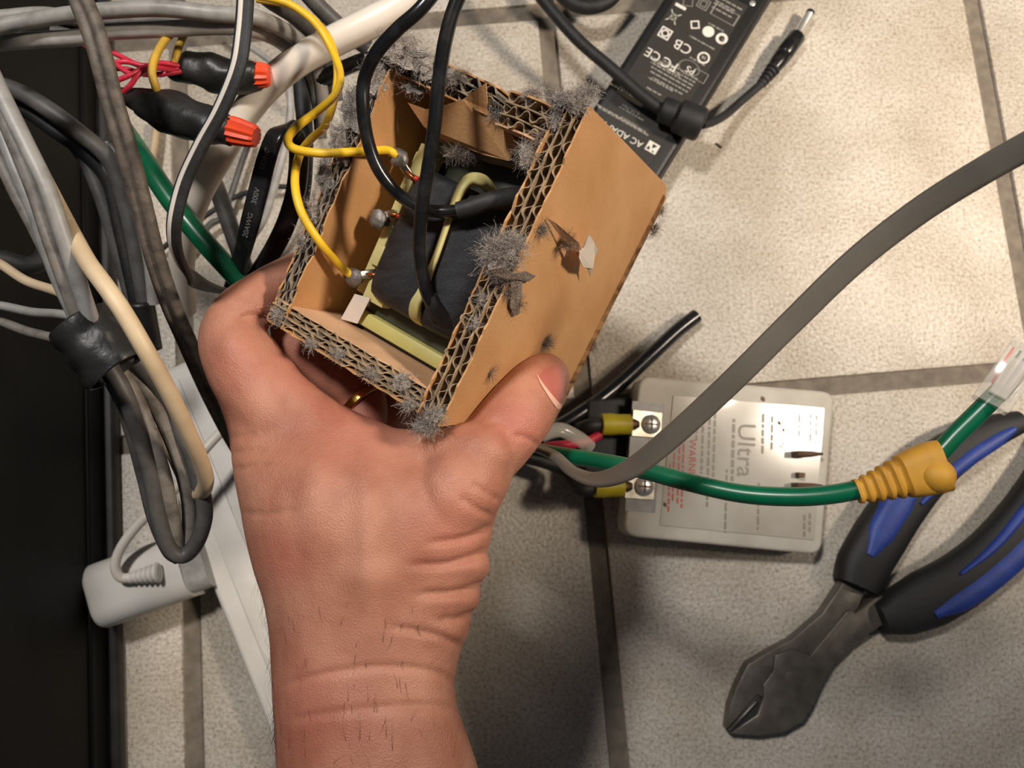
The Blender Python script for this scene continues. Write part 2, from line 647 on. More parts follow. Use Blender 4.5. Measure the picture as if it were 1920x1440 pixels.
def camray(x, y):
    return np.array([(x - 960) / FPX, (720 - y) / FPX, -1.0])


def rimpt(x, y):
    r = camray(x, y)
    return r * 0.25 / (BD @ r)


bA, bB, bC = rimpt(825, 800), rimpt(500, 600), rimpt(715, 95)
bu = bA - bB
bu /= np.linalg.norm(bu)
bw_ = -BD
bv = np.cross(bw_, bu)
LU, LV, LD = 0.0838, 0.113, 0.127
UX, VX, WX = RC @ bu, RC @ bv, RC @ bw_
OB = C0 + RC @ bB


def bx(u, v, w):
    return OB + UX * u + VX * v + WX * w


def bl(p):
    q = np.asarray(p) - OB
    return np.array([q @ UX, q @ VX, q @ WX])


def BW(x, y, w):
    """Point seen at pixel x,y at depth w (negative below the rim) in the box."""
    r = ray(x, y)
    return C0 + r * ((w + (OB - C0) @ WX) / (r @ WX))


def BU(x, y, u):
    r = ray(x, y)
    return C0 + r * ((u + (OB - C0) @ UX) / (r @ UX))


def bhexa(u0, u1, v0, v1, w0, w1):
    return hexa([bx(u0, v0, w0), bx(u1, v0, w0), bx(u1, v1, w0), bx(u0, v1, w0)],
                [bx(u0, v0, w1), bx(u1, v0, w1), bx(u1, v1, w1), bx(u0, v1, w1)])


box_base = bx(LU / 2, LV / 2, -LD)
box = thing('cardboard_box', box_base, 'open torn box of thick corrugated cardboard held in the hand', 'box')


def sheet(axis, at, thick, s0, s1, wtop, wbot, seed, rag=0.0008, step=0.0022):
    """Flat liner with a ragged top edge. axis 'u': runs along v at u=at; axis 'v': runs along u at v=at."""
    n = max(2, int(abs(s1 - s0) / step))
    V, Fc = [], []
    for i in range(n + 1):
        s = s0 + (s1 - s0) * i / n
        wt = (wtop(s) if callable(wtop) else wtop) + rag * 2 * mnoise.noise(Vector((s * 260, seed * 7.3, at * 90)))
        for k in (0, 1):
            a = at + thick * k
            V.append(bx(a, s, wt) if axis == 'u' else bx(s, a, wt))
            wb = wbot(s) if callable(wbot) else wbot
            V.append(bx(a, s, wb) if axis == 'u' else bx(s, a, wb))
    for i in range(n):
        a, b = 4 * i, 4 * i + 4
        Fc += [(a, a + 1, b + 1, b), (a + 2, b + 2, b + 3, a + 3), (a, b, b + 2, a + 2), (a + 1, a + 3, b + 3, b + 1)]
    e = 4 * n
    Fc += [(0, 2, 3, 1), (e, e + 1, e + 3, e + 2)]
    return V, Fc


def flute(axis, at, amp, s0, s1, wtop, wbot, seed, lam=0.0062, th=0.00058):
    per = 10
    n = int(abs(s1 - s0) / lam * per)
    V, Fc = [], []
    for i in range(n + 1):
        s = s0 + (s1 - s0) * i / n
        ph = 2 * math.pi * (s / lam + seed * 0.37) + 1.3 * mnoise.noise(Vector((s * 55, seed, 3)))
        y = at + amp * math.copysign(abs(math.sin(ph)) ** 0.62, math.sin(ph)) * (0.92 + 0.16 * min(0.5, mnoise.noise(Vector((s * 150, seed, 1)))))
        wt = (wtop(s) if callable(wtop) else wtop) - 0.0003 + 0.0022 * mnoise.noise(Vector((s * 210, seed * 5.1, 9)))
        for k in (-0.5, 0.5):
            a = y + th * k
            V.append(bx(a, s, wt) if axis == 'u' else bx(s, a, wt))
            wb = wbot(s) if callable(wbot) else wbot
            V.append(bx(a, s, wb) if axis == 'u' else bx(s, a, wb))
    for i in range(n):
        a, b = 4 * i, 4 * i + 4
        Fc += [(a, a + 1, b + 1, b), (a + 2, b + 2, b + 3, a + 3), (a, b, b + 2, a + 2)]
    return V, Fc


def wall(axis, a0, a1, s0, s1, layers, out_sign, wtop=0.0, m_out=None, m_in=None, m_fl=None, lam=0.0062, label=None, trim=0.0, wbot=-LD):
    """A corrugated wall between a0 (inner) and a1 (outer) with flute layers open at the rim."""
    m_out, m_in, m_fl = m_out or M_CARD, m_in or M_CARD, m_fl or M_FLUTE
    t = (a1 - a0) / layers
    lt = 0.0007
    outer = mesh_obj('wall', *sheet(axis, a1 - (lt if a1 > a0 else 0), lt, s0, s1, wtop, wbot, a1 * 1000), m_out, box, False, label)
    mesh_obj('inner_liner', *sheet(axis, a0 - (lt if a1 < a0 else 0), lt, s0 + trim, s1 - trim, wtop, wbot, a0 * 1000 + 3), m_in, outer, False)
    for k in range(layers):
        if k:
            mesh_obj('middle_liner', *sheet(axis, a0 + t * k - lt * 0.4, lt * 0.8, s0, s1, wtop, wbot, a0 * 1000 + 5 + k), m_fl, outer, False)
        mesh_obj('fluting', *flute(axis, a0 + t * (k + 0.5), abs(t) * 0.385, s0, s1, wtop, wbot, 1.0 + k + abs(a0) * 100, lam * (1.0 + 0.06 * k)), m_fl, outer, False)
    return outer


TR, TL, TN, TF = 0.0105, 0.0080, 0.0098, 0.0105
def round_corner(v):
    q = v - (LV + 0.004 - 0.011)
    return -LD if q <= 0 else -LD + 0.011 - math.sqrt(max(0.0, 0.011 ** 2 - q * q)) * 0.9


w_right = wall('u', LU - TR, LU, 0.0, LV + 0.004, 3, 1, wbot=round_corner, lam=0.0066, label='bare orange-brown outer wall under the thumb')
w_left = wall('u', TL, 0.0, 0.0, LV, 3, -1, m_fl=M_FLUTEDUST, lam=0.0068)
w_near = wall('v', TN, 0.0, 0.0, LU - TR, 4, -1, m_in=M_CARDPALE, lam=0.0066)


def far_top_left(s):
    return -0.004 - 0.006 * max(0.0, (s - 0.02) / 0.03) + 0.004 * mnoise.noise(Vector((s * 120, 4, 4)))


def far_top_right(s):
    return -0.010 * max(0.0, (0.062 - s) / 0.02)


w_far_l = wall('v', LV - TF, LV, TL, 0.046, 3, 1, wtop=far_top_left, m_in=M_CARD, m_fl=M_FLUTEDUST, label='torn far wall with dusty edge beside the black leads')
w_far_r = wall('v', LV - TF - 0.002, LV, 0.052, LU - TR, 3, 1, wtop=far_top_right, m_in=M_CARDPALE, m_fl=M_FLUTE, label='torn stub of the far wall beside the right corner')
bot = mesh_obj('bottom', *bhexa(0, LU, 0, LV, -LD, -LD + 0.008), M_CARD, box, False)

# folded-in flap
flp = [(764, 192), (800, 205), (828, 199), (868, 186), (911, 155), (914, 206), (953, 246), (975, 270), (953, 301), (905, 290), (868, 275), (826, 259), (795, 238)]
dep = [-.009, -.009, -.008, -.006, -.002, -.009, -.013, -.016, -.019, -.019, -.019, -.018, -.014]
ftop = [BW(x, y, w) for (x, y), w in zip(flp, dep)]
fbot = [p - WX * 0.0062 - VX * 0.0015 for p in ftop]
k = len(flp)
flap = mesh_obj('flap', ftop + [p - WX * 0.0007 for p in ftop], [tuple(range(k)), tuple(range(k, 2 * k))[::-1]] + [(i, (i + 1) % k, k + (i + 1) % k, k + i) for i in range(k)], M_CARD, box, False, 'torn cardboard flap folded into the box')
mesh_obj('back_liner', fbot + [p - WX * 0.0007 for p in fbot], [tuple(range(k)), tuple(range(k, 2 * k))[::-1]] + [(i, (i + 1) % k, k + (i + 1) % k, k + i) for i in range(k)], M_FLUTE, flap, False)
e0, e1 = ftop[8] + VX * 0.0006, ftop[11] + VX * 0.0006
V, Fc = [], []
nn_ = 60
for i in range(nn_ + 1):
    t = i / nn_
    p = e0 * (1 - t) + e1 * t
    h = 0.5 + 0.46 * math.sin(i * 2 * math.pi / 9)
    q = p - WX * (0.0007 + 0.0052 * h) - VX * 0.0012 * h
    V += [q, q + VX * 0.012 + WX * 0.0015]
for i in range(nn_):
    Fc.append((2 * i, 2 * i + 1, 2 * i + 3, 2 * i + 2))
mesh_obj('fluting', V, Fc, M_FLUTE, flap, False)

# torn paper bits on the right outer wall
def wallpatch(name, poly, lift, m, parent=box, label=None, th=0.0004):
    a = [BU(x, y, LU + l) for (x, y), l in zip(poly, lift)]
    b = [p + UX * th for p in a]
    kk = len(poly)
    return mesh_obj(name, a + b, [tuple(range(kk))[::-1], tuple(range(kk, 2 * kk))] + [(i, (i + 1) % kk, kk + (i + 1) % kk, kk + i) for i in range(kk)], m, parent, False, label)


wallpatch('paper_scrap', [(1103, 439), (1112, 452), (1119, 466), (1113, 484), (1110, 503), (1106, 517), (1101, 503), (1092, 500), (1084, 482), (1085, 472), (1092, 465)],
          [.007, .006, .006, .005, .005, .004, .004, .005, .006, .006, .006], M_WHITEPAPER, label='torn scrap of white paper')
wallpatch('torn_strip', [(1026, 409), (1040, 417), (1062, 436), (1084, 455), (1090, 468), (1084, 482), (1072, 470), (1052, 446)],
          [.0008, .002, .004, .006, .006, .005, .003, .002], M_CARDPALE)
wallpatch('torn_strip', [(915, 505), (940, 500), (960, 512), (985, 508), (1003, 517), (990, 527), (970, 524), (948, 522), (925, 514)],
          [.001, .004, .004, .003, .001, .001, .002, .003, .002], M_LINTDARK)
wallpatch('torn_strip', [(957, 524), (978, 522), (976, 560), (972, 588), (962, 592), (955, 575)], [.0008, .001, .0012, .0006, .0006, .0008], M_LINTDARK)

# lint on the box
def lint(px, py, rx, ry, n, w=0.0, u=None, th=0.45, m=None, length=0.006, core=0.95, width=0.00005):
    n = int(n * 3.0)
    rx, ry = rx * 0.82, ry * 0.82
    p = BW(px, py, w) if u is None else BU(px, py, u)
    d = np.linalg.norm(p - C0)
    s = d / FPX
    ex, ey, ez = RC[:, 0] * rx * s, RC[:, 1] * ry * s, RC[:, 2] * min(rx, ry) * s * th
    if u is not None:
        ex, ey, ez = VX * rx * s, WX * ry * s, UX * min(rx, ry) * s * th
    return mesh_obj('lint', *lint_geo(p, (ex, ey, ez), n, rng, length, core, width), m or M_LINT, box, False, kind='stuff')


for a in [(750, 92, 54, 42, 480, 0.001), (702, 140, 30, 46, 320, 0.001), (662, 205, 27, 52, 340, 0.001), (636, 268, 24, 48, 300, 0.001), (612, 332, 20, 42, 220, 0.0),
          (588, 395, 15, 34, 140, 0.0), (566, 450, 10, 26, 60, 0.0), (845, 145, 45, 22, 260, -0.006), (800, 125, 30, 30, 220, -0.003), (780, 160, 35, 18, 160, -0.008),
          (1000, 178, 22, 16, 150, -0.003), (1050, 185, 22, 20, 160, 0.001), (1082, 190, 26, 26, 240, 0.002), (1100, 172, 26, 14, 140, 0.0),
          (985, 290, 18, 30, 150, 0.0005), (1040, 225, 10, 22, 80, 0.0), (800, 800, 30, 16, 260, 0.001), (815, 780, 22, 20, 160, 0.0015),
          (700, 700, 18, 10, 90, 0.0), (585, 645, 14, 10, 70, 0.0005), (755, 715, 20, 20, 110, 0.001), (770, 760, 18, 12, 90, 0.001), (635, 665, 10, 12, 60, 0.001),
          (520, 590, 14, 16, 90, 0.0005), (890, 605, 9, 14, 60, 0.0), (905, 560, 9, 16, 60, 0.0)]:
    lint(*a)
lint(938, 478, 40, 32, 620, 0.003, th=0.7, length=0.010)
lint(965, 455, 26, 20, 260, 0.001)
lint(945, 520, 26, 12, 200, 0.001, m=M_LINTDARK)
lint(868, 288, 42, 12, 240, -0.020, m=M_LINTDARK)
lint(930, 215, 20, 16, 60, -0.010, core=0.3)
for a in [(1015, 430, 12, 22, 90, LU + .0004), (955, 545, 14, 20, 110, LU + .0004), (968, 570, 22, 10, 90, LU + .0006), (1025, 640, 16, 14, 130, LU + .0004), (920, 700, 14, 8, 40, LU + .0003),
          (1010, 258, 12, 10, 40, LU + .0003), (1000, 295, 8, 5, 24, LU + .0003), (1062, 455, 16, 12, 120, LU + .0028)]:
    lint(a[0], a[1], a[2], a[3], a[4], u=a[5], th=0.12, m=M_LINTDARK, length=0.006, core=0.8)
lint(1228, 430, 14, 18, 60, u=LU - 0.001, th=0.5, length=0.008)
lint(1240, 395, 10, 14, 40, u=LU - 0.001, th=0.5, length=0.008)
lint(1110, 650, 14, 22, 70, u=LU - 0.001, th=0.5, m=M_LINTDARK, length=0.006)

# ------------------------------------------------------------------ transformer in the box
tb = bx(LU / 2, LV / 2, -LD + 0.009)
tr = thing('transformer', tb, 'transformer with black taped coil and green core seated in the box', 'transformer')


def rounded(u0, u1, v0, v1, w0, w1, name, m, parent, bev=0.001, label=None):
    return bevel(mesh_obj(name, *bhexa(u0, u1, v0, v1, w0, w1), m, parent, False, label), bev, 2)


cu0, cu1 = 0.0205, LU - TR - 0.0008
cv0, cv1 = 0.0240, 0.0775
# wound coil: swollen, rounded block
V, Fc = [], []
NU, NV = 36, 24
for i in range(NV + 1):
    fv = -1 + 2 * i / NV
    prof = (1 - abs(fv) ** 5) ** 0.34
    for j in range(NU):
        a = 2 * math.pi * j / NU
        su = math.copysign(abs(math.cos(a)) ** 0.55, math.cos(a))
        sw = math.copysign(abs(math.sin(a)) ** 0.62, math.sin(a))
        bul = 1 + 0.02 * mnoise.noise(Vector((su * 2, sw * 2, fv * 3)))
        uu = (cu0 + cu1) / 2 + (cu1 - cu0) / 2 * su * (0.86 + 0.14 * prof) * bul
        ww = -0.042 + 0.032 * sw * (0.72 + 0.28 * prof) * bul
        V.append(bx(uu, (cv0 + cv1) / 2 + (cv1 - cv0) / 2 * fv, ww))
for i in range(NV):
    for j in range(NU):
        Fc.append((i * NU + j, i * NU + (j + 1) % NU, (i + 1) * NU + (j + 1) % NU, (i + 1) * NU + j))
Fc += [tuple(range(NU))[::-1], tuple(range(NV * NU, NV * NU + NU))]
mesh_obj('coil', V, Fc, M_TAPECOIL, tr, True, 'coil wound in black cloth tape')

# laminated core: near and far yokes, side legs
ui0, ui1, vi0, vi1 = TL + 0.001, LU - TR - 0.001, TN + 0.001, LV - TF - 0.003
for nm, a in (('core_yoke', (ui0 + 0.006, ui1, TN + 0.0075, cv0 + 0.002, -0.085, -0.0255)), ('core_yoke', (ui0 + 0.006, ui1, cv1 - 0.002, cv1 + 0.016, -0.085, -0.033))):
    y = rounded(*a, nm, M_CORE, tr, 0.0008)
    for s in range(6):
        w = a[4] + 0.006 + s * 0.0075
        mesh_obj('lamination', *bhexa(a[0] - 0.0002, a[1], a[2] - 0.0002, a[2] + 0.001, w, w + 0.0004), M_STEELDARK, y, False)
rounded(ui0 + 0.0065, ui1, TN + 0.0016, TN + 0.0074, -0.080, -0.0225, 'insulation_strip', M_INSUL, tr, 0.0012, 'pale yellow insulation strip')
rounded(ui0 + 0.004, ui1, TN + 0.0006, TN + 0.0015, -0.085, -0.0245, 'mounting_frame', M_BLACKMATTE, tr, 0.0008)
pp = [BW(665, 551, -0.0185), BW(694, 559, -0.0185), BW(670, 607, -0.0205), BW(639, 598, -0.0205)]
mesh_obj('paper_tab', *hexa([p - WX * 0.0004 for p in pp], pp), M_WHITEPAPER, tr, False, 'white paper tab')

# bobbin flange on the left of the coil, and its steps
fl_u = cu0 - 0.0016
rounded(fl_u - 0.0018, fl_u + 0.0022, cv0 - 0.001, cv1 + 0.004, -0.080, -0.0215, 'bobbin_flange', M_BOBBIN, tr, 0.0006, 'pale yellow bobbin flange')
for (x, y, su, sv) in ((707, 478, 0.0022, 0.0042), (757, 352, 0.0022, 0.004), (788, 300, 0.003, 0.006), (705, 545, 0.0050, 0.005)):
    q = bl(BW(x, y, -0.019))
    rounded(q[0] - su, q[0] + su, q[1] - sv, q[1] + sv, -0.030, -0.0195, 'bobbin_step', M_BOBBIN, tr, 0.0005)


# pale yellow tie over the coil
tie = [BW(x, y, w) for x, y, w in ((925, 362, -0.024), (905, 340, -0.016), (882, 337, -0.012), (866, 352, -0.0095), (850, 385, -0.0085), (835, 430, -0.008), (812, 495, -0.008), (792, 545, -0.0075), (780, 570, -0.008), (780, 592, -0.012), (798, 606, -0.020))]
v, f = sweep(catmull(tie, 8), rrect(0.0013, 0.0009, 0.0007, 3), interp_list([1.6, 1.9, 1.8, 1.5, 1.1, 0.9, 0.95, 1.3, 1.7, 1.9, 1.6], 8, 8 * 10 + 1), WX)
mesh_obj('tie', v, f, M_BOBBIN, tr, True, 'pale yellow nylon tie across the coil')

# solder terminals
for (x, y), (x2, y2), red in (((748, 296), (770, 330), True), ((709, 411), (738, 400), True), ((663, 520), (700, 512), True)):
    p = BW(x, y, -0.0165)
    q = BW(x2, y2, -0.0195)
    t = mesh_obj('terminal', *lathe(p + WX * 0.002, p - WX * 0.004, [(0, 0.0018), (0.0008, 0.0036), (0.0028, 0.0040), (0.0046, 0.0030), (0.0062, 0.0022)], 9), M_SOLDER, tr, False)
    for vv in t.data.vertices:
        vv.co += Vector(vv.normal) * 0.0011 * mnoise.noise(Vector(vv.co) * 420)
    sharp(t, 70)
    lug = catmull([p, (p + q) / 2 + WX * 0.001, q, q - WX * 0.004], 6)
    mesh_obj('lug', *sweep(lug, rrect(0.0016, 0.0006, 0.0005, 2), None, WX), M_TIN, t, True)
    mesh_obj('copper_wire', *sweep(catmull([p * 0.3 + q * 0.7 + WX * 0.001, q + WX * 0.0018 + UX * 0.002, q + UX * 0.006 - WX * 0.001], 6), circ(0.0006, 8)), M_COPPER, t, True)
    mesh_obj('enamel', *sweep(catmull([q + WX * 0.0014 + UX * 0.0026, q + UX * 0.0045 + WX * 0.0006, q + UX * 0.007 - WX * 0.001], 6), circ(0.0010, 8)), M_REDENAMEL, t, True)

# black leads of the transformer
sl = [BW(1000, 372, -0.020), BW(960, 372, -0.0125), BW(920, 377, -0.0075), BW(885, 388, -0.0055), BW(858, 395, -0.0045)]
lead = cable('lead', sl, 0.0034, M_BLACKMATTE, parent=tr, world=True, radii=[1.1, 1.15, 1.0, 0.92, 0.9])
lead['label'] = 'black sleeve over the upper lead'
L1 = [BW(870, 394, -0.0045), BW(830, 397, -0.0035), BW(790, 390, -0.001), BW(745, 362, 0.003), BW(710, 318, 0.008), BW(690, 265, 0.012), BW(681, 205, 0.016), BW(683, 150, 0.018), BW(705, 100, 0.022), BW(745, 55, 0.024), BW(790, 15, 0.024), BW(850, -60, 0.02)]
L2 = [BW(870, 622, -0.026), BW(838, 604, -0.016), BW(812, 576, -0.009), BW(795, 530, -0.004), BW(787, 470, 0.000), BW(790, 400, 0.005), BW(802, 320, 0.009), BW(814, 240, 0.013), BW(822, 160, 0.016), BW(834, 80, 0.019), BW(852, 15, 0.02), BW(885, -60, 0.02)]
cable('black_wire', L1, 0.0023, M_BLACKWIRE, 'glossy black lead curving in a loop over the left wall of the box', 'wire', world=True, group='black leads of the transformer')
cable('black_wire', L2, 0.0024, M_BLACKWIRE, 'black lead running straight up across the middle of the coil', 'wire', world=True, group='black leads of the transformer')
sl2 = [BW(890, 640, -0.030), BW(848, 609, -0.018), BW(818, 582, -0.0105), BW(805, 555, -0.007)]
lead = cable('lead', sl2, 0.0036, M_BLACKMATTE, parent=tr, world=True, radii=[1.2, 1.0, 0.9, 0.75])
lead['label'] = 'dusty black sleeve over the lower lead'

# ------------------------------------------------------------------ hand and forearm
skin_parts = []
rows = [  # pixel row, left, right, depth of the middle, half thickness
    (2700, 470, 1160, .262, .034), (2100, 498, 1050, .272, .031), (1700, 512, 972, .280, .028), (1560, 516, 930, .284, .026), (1470, 517, 906, .287, .0245),
    (1400, 515, 884, .289, .0235), (1350, 512, 866, .290, .0225), (1300, 509, 854, .291, .0215), (1250, 507, 857, .292, .021), (1190, 503, 874, .293, .021),
    (1130, 493, 894, .294, .0215), (1070, 474, 911, .295, .022), (1010, 459, 921, .296, .0225), (950, 448, 934, .298, .0225), (905, 439, 925, .300, .021),
    (870, 434, 895, .302, .0185), (845, 431, 850, .304, .016), (822, 428, 790, .306, .0145), (800, 424, 735, .308, .0140), (772, 415, 668, .310, .0138), (742, 404, 618, .311, .0135), (705, 390, 572, .313, .013), (672, 381, 548, .315, .0115)]
V, Fc = [], []
KS = 28
rr_ = np.array(rows, float)
N2 = 5
ctr = catmull(rr_, N2)
for y, xl, xr, d, h in ctr:
    cx, hw = (xl + xr) / 2, (xr - xl) / 2
    for j in range(KS):
        a = 2 * math.pi * j / KS
        ca, sa = math.cos(a), math.sin(a)
        ca = math.copysign(abs(ca) ** 0.86, ca)
        sa = math.copysign(abs(sa) ** 0.86, sa)
        V.append(P(cx + hw * ca, y, d - h * sa))
m_ = len(ctr)
for i in range(m_ - 1):
    for j in range(KS):
        Fc.append((i * KS + j, i * KS + (j + 1) % KS, (i + 1) * KS + (j + 1) % KS, (i + 1) * KS + j))
Fc += [tuple(range(KS))[::-1], tuple(range((m_ - 1) * KS, m_ * KS))]
skin_parts.append((V, Fc))


def limb(pts, radii, k=18, n=6, endcap=True):
    """Round tapering chain with a domed end."""
    c = catmull(pts, n)
    r = interp_list(radii, n, len(c))
    if endcap:
        t = c[-1] - c[-2]
        t /= np.linalg.norm(t)
        e = [c[-1] + t * r[-1] * math.sin(a) for a in (0.35, 0.7, 1.05, 1.3, 1.5)]
        rr = [r[-1] * math.cos(a) for a in (0.35, 0.7, 1.05, 1.3, 1.5)]
        c = np.vstack([c, e])
        r = np.concatenate([r, rr])
    return sweep(c, circ(1.0, k), r)


def px_r(p, rpx):
    return rpx * np.linalg.norm((p - C0) @ RC * np.array([0, 0, 1])) / FPX


# thumb: lies on the right outer wall of the box
tpx = [(770, 1030, 92, None), (820, 970, 92, None), (866, 908, 84, None), (900, 856, 73, 0.62), (935, 820, 70, 0.86), (972, 775, 68, 0.92), (1003, 733, 60, 0.92), (1020, 710, 50, 0.92)]
tp_, tr_ = [], []
dfix = [.300, .298, .292]
for i, (x, y, r, k_) in enumerate(tpx):
    if k_ is None:
        p = P(x, y, dfix[i])
    else:
        rad = r * 0.285 / FPX
        p = BU(x, y, LU + rad * k_)
    tp_.append(p)
    tr_.append(px_r(p, r))
print('thumb depths', [round(float(to_px(p)[2]), 4) for p in tp_], 'radii mm', [round(r * 1000, 1) for r in tr_])
skin_parts.append(limb(tp_, tr_))
THUMB = tp_
# index finger: knuckle out to the left, then under the left wall
ipx = [(560, 830, 70, .307), (500, 750, 74, .311), (462, 690, 74, .314), (438, 636, 64, .317), (452, 592, 55, .319), (490, 556, 47, .323), (535, 526, 42, .330), (590, 500, 40, .342), (640, 480, 38, .355)]
ip_ = [P(x, y, d) for x, y, r, d in ipx]
skin_parts.append(limb(ip_, [px_r(p, q[2]) for p, q in zip(ip_, ipx)]))
# the other three fingers, curled round the box below the index finger
for w_k, sc, ln in ((-0.042, 0.0086, 0.062), (-0.064, 0.0082, 0.056), (-0.085, 0.0072, 0.046)):
    q_ = [P(640, 890, .318 - w_k * 0.35), bx(0.030, -0.022, w_k), bx(0.010, -0.0155, w_k + 0.006), bx(-0.0065, -0.008, w_k + 0.014), bx(-sc * 1.12, 0.010, w_k + 0.014), bx(-sc * 1.06, ln * 0.6, w_k + 0.008), bx(-sc * 1.0, ln, w_k - 0.002)]
    skin_parts.append(limb(q_, [sc * 1.25, sc * 1.15, sc * 1.08, sc * 1.05, sc, sc * 0.97, sc * 0.88]))
# heel of the thumb and web
skin_parts.append(limb([P(720, 900, .303), P(790, 872, .300), P(850, 856, .296), P(900, 850, .293)], [.0135, .0125, .0120, .0118]))
skin_parts.append(limb([P(560, 850, .306), P(640, 860, .305), P(740, 870, .303), P(830, 880, .300)], [.0135, .0135, .0135, .014]))

sv, sf = join(skin_parts)
me = bpy.data.meshes.new('tmp')
me.from_pydata([tuple(v) for v in sv], [], sf)
bm = bmesh.new()
bm.from_mesh(me)
bmesh.ops.recalc_face_normals(bm, faces=bm.faces)
bm.to_mesh(me)
bm.free()
tmp = bpy.data.objects.new('tmp', me)
COL.objects.link(tmp)
rm = tmp.modifiers.new('r', 'REMESH')
rm.mode = 'VOXEL'
rm.voxel_size = 0.0011
sm = tmp.modifiers.new('s', 'SMOOTH')
sm.factor = 0.6
sm.iterations = 14
hand_me = bpy.data.meshes.new_from_object(tmp.evaluated_get(bpy.context.evaluated_depsgraph_get()))
bpy.data.objects.remove(tmp)
nvh = len(hand_me.vertices)
co = np.empty(nvh * 3)
hand_me.vertices.foreach_get('co', co)
co = co.reshape(-1, 3)
nr = np.empty(nvh * 3)
hand_me.vertices.foreach_get('normal', nr)
nr = nr.reshape(-1, 3)
hx, hy, hd = to_px(co)
view = (C0 - co) / np.linalg.norm(C0 - co, axis=1)[:, None]
facing = np.clip((nr * view).sum(1) * 2.5 + 0.6, 0, 1)


def crease(poly, w, amp):
    global co
    p = catmull(np.array(poly, float), 8)
    dmin = np.full(nvh, 1e9)
    tbest = np.zeros(nvh)
    for i in range(len(p) - 1):
        a, b = p[i], p[i + 1]
        ab = b - a
        t = np.clip(((hx - a[0]) * ab[0] + (hy - a[1]) * ab[1]) / (ab @ ab + 1e-9), 0, 1)
        dd = np.hypot(hx - a[0] - t * ab[0], hy - a[1] - t * ab[1])
        k = dd < dmin
        dmin[k] = dd[k]
        tbest[k] = ((i + t) / (len(p) - 1))[k]
    fade = np.clip(np.minimum(tbest, 1 - tbest) * 5 + 0.25, 0, 1)
    co = co - nr * (amp * fade * np.exp(-(dmin / w) ** 2) * facing)[:, None]


def bulge(x, y, rx, ry, amp):
    global co
    co = co + nr * (amp * np.exp(-((hx - x) / rx) ** 2 - ((hy - y) / ry) ** 2) * facing)[:, None]


# soft folds at the wrist and thumb side, tendons, knuckles
for poly, w, a in [([(930, 985), (895, 1000), (860, 1010), (800, 1018)], 7, .0014), ([(922, 1030), (880, 1045), (830, 1058), (770, 1060)], 8, .0017), ([(915, 1090), (880, 1105), (840, 1113), (780, 1115)], 8, .0018),
                   ([(895, 1145), (860, 1160), (820, 1162)], 7, .0013), ([(870, 1215), (830, 1195), (790, 1185), (730, 1175)], 7, .0013), ([(862, 1290), (820, 1262), (720, 1250), (620, 1262), (530, 1285)], 7, .0012),
                   ([(866, 1335), (820, 1325), (740, 1325), (640, 1335), (540, 1350)], 8, .0010), ([(432, 850), (460, 846), (500, 842)], 5, .0009), ([(436, 880), (470, 876), (505, 868)], 5, .0008), ([(430, 820), (455, 818), (480, 812)], 4, .0006),
                   ([(445, 600), (475, 592), (505, 600)], 7, .0016), ([(960, 815), (990, 822), (1010, 836)], 5, .0008), ([(905, 800), (935, 790), (960, 800)], 5, .0005), ([(880, 905), (915, 925), (940, 940)], 6, .0009), ([(860, 930), (895, 955), (925, 968)], 6, .0009),
                   ([(450, 960), (500, 965), (560, 955)], 6, .0005)]:
    crease(poly, w, a)
bulge(690, 1000, 26, 150, .0016)
bulge(590, 920, 30, 110, .0012)
bulge(830, 985, 50, 80, .0020)
bulge(900, 1065, 40, 20, .0018)
bulge(880, 1128, 40, 18, .0014)
bulge(850, 1185, 40, 20, .0012)
bulge(440, 640, 40, 40, .0020)
bulge(690, 1080, 60, 30, .0012)
hand_me.vertices.foreach_set('co', (co - np.array([0, 0, 0])).ravel())
hand_me.update()
flush = np.zeros(nvh)
for x, y, r, a in ((975, 800, 45, 0.55), (440, 690, 70, 0.25), (1035, 700, 30, 0.35), (560, 690, 60, 0.30), (850, 990, 90, 0.28), (520, 1050, 60, 0.30), (560, 1330, 120, 0.25), (660, 800, 100, 0.25)):
    flush = np.maximum(flush, a * np.exp(-((hx - x) ** 2 + (hy - y) ** 2) / r ** 2))
at = hand_me.attributes.new('flush', 'FLOAT', 'POINT')
at.data.foreach_set('value', flush.astype(np.float32))
hand_me.polygons.foreach_set('use_smooth', [True] * len(hand_me.polygons))
hand_me.materials.clear()
hand_me.materials.append(M_SKIN)
hbase = np.array(P(690, 1440, .29))
hand_me.transform(Matrix.Translation(Vector(-hbase)))
hand = bpy.data.objects.new('person', hand_me)
hand.location = hbase
COL.objects.link(hand)
hand['label'] = 'bare left forearm and hand gripping the torn cardboard box'
hand['category'] = 'person'
reg(hand, hbase)
lq = (co - OB) @ np.stack([UX, VX, WX], 1)
ins = (lq[:, 0] > .001) & (lq[:, 0] < LU - .001) & (lq[:, 1] > .001) & (lq[:, 1] < LV) & (lq[:, 2] < -.001) & (lq[:, 2] > -LD)
print('hand verts inside box', ins.sum(), lq[ins].min(0) if ins.any() else '', lq[ins].max(0) if ins.any() else '')
print('hand tris', sum(len(p.vertices) - 2 for p in hand_me.polygons))

# thumb nail: a curved plate set into the thumb
def hand_surface(x, y):
    """Front surface point of the hand at a pixel."""
    k = (np.hypot(hx - x, hy - y) < 7) & ((nr * view).sum(1) > 0.05)
    if not k.any():
        return P(x, y, 0.27), np.array([0, 0, 1.0])
    i = np.where(k)[0]
    near = i[hd[i] < hd[i].min() + 0.006]
    n_ = nr[near].mean(0)
    return P(x, y, float(hd[near].mean())), n_ / np.linalg.norm(n_)


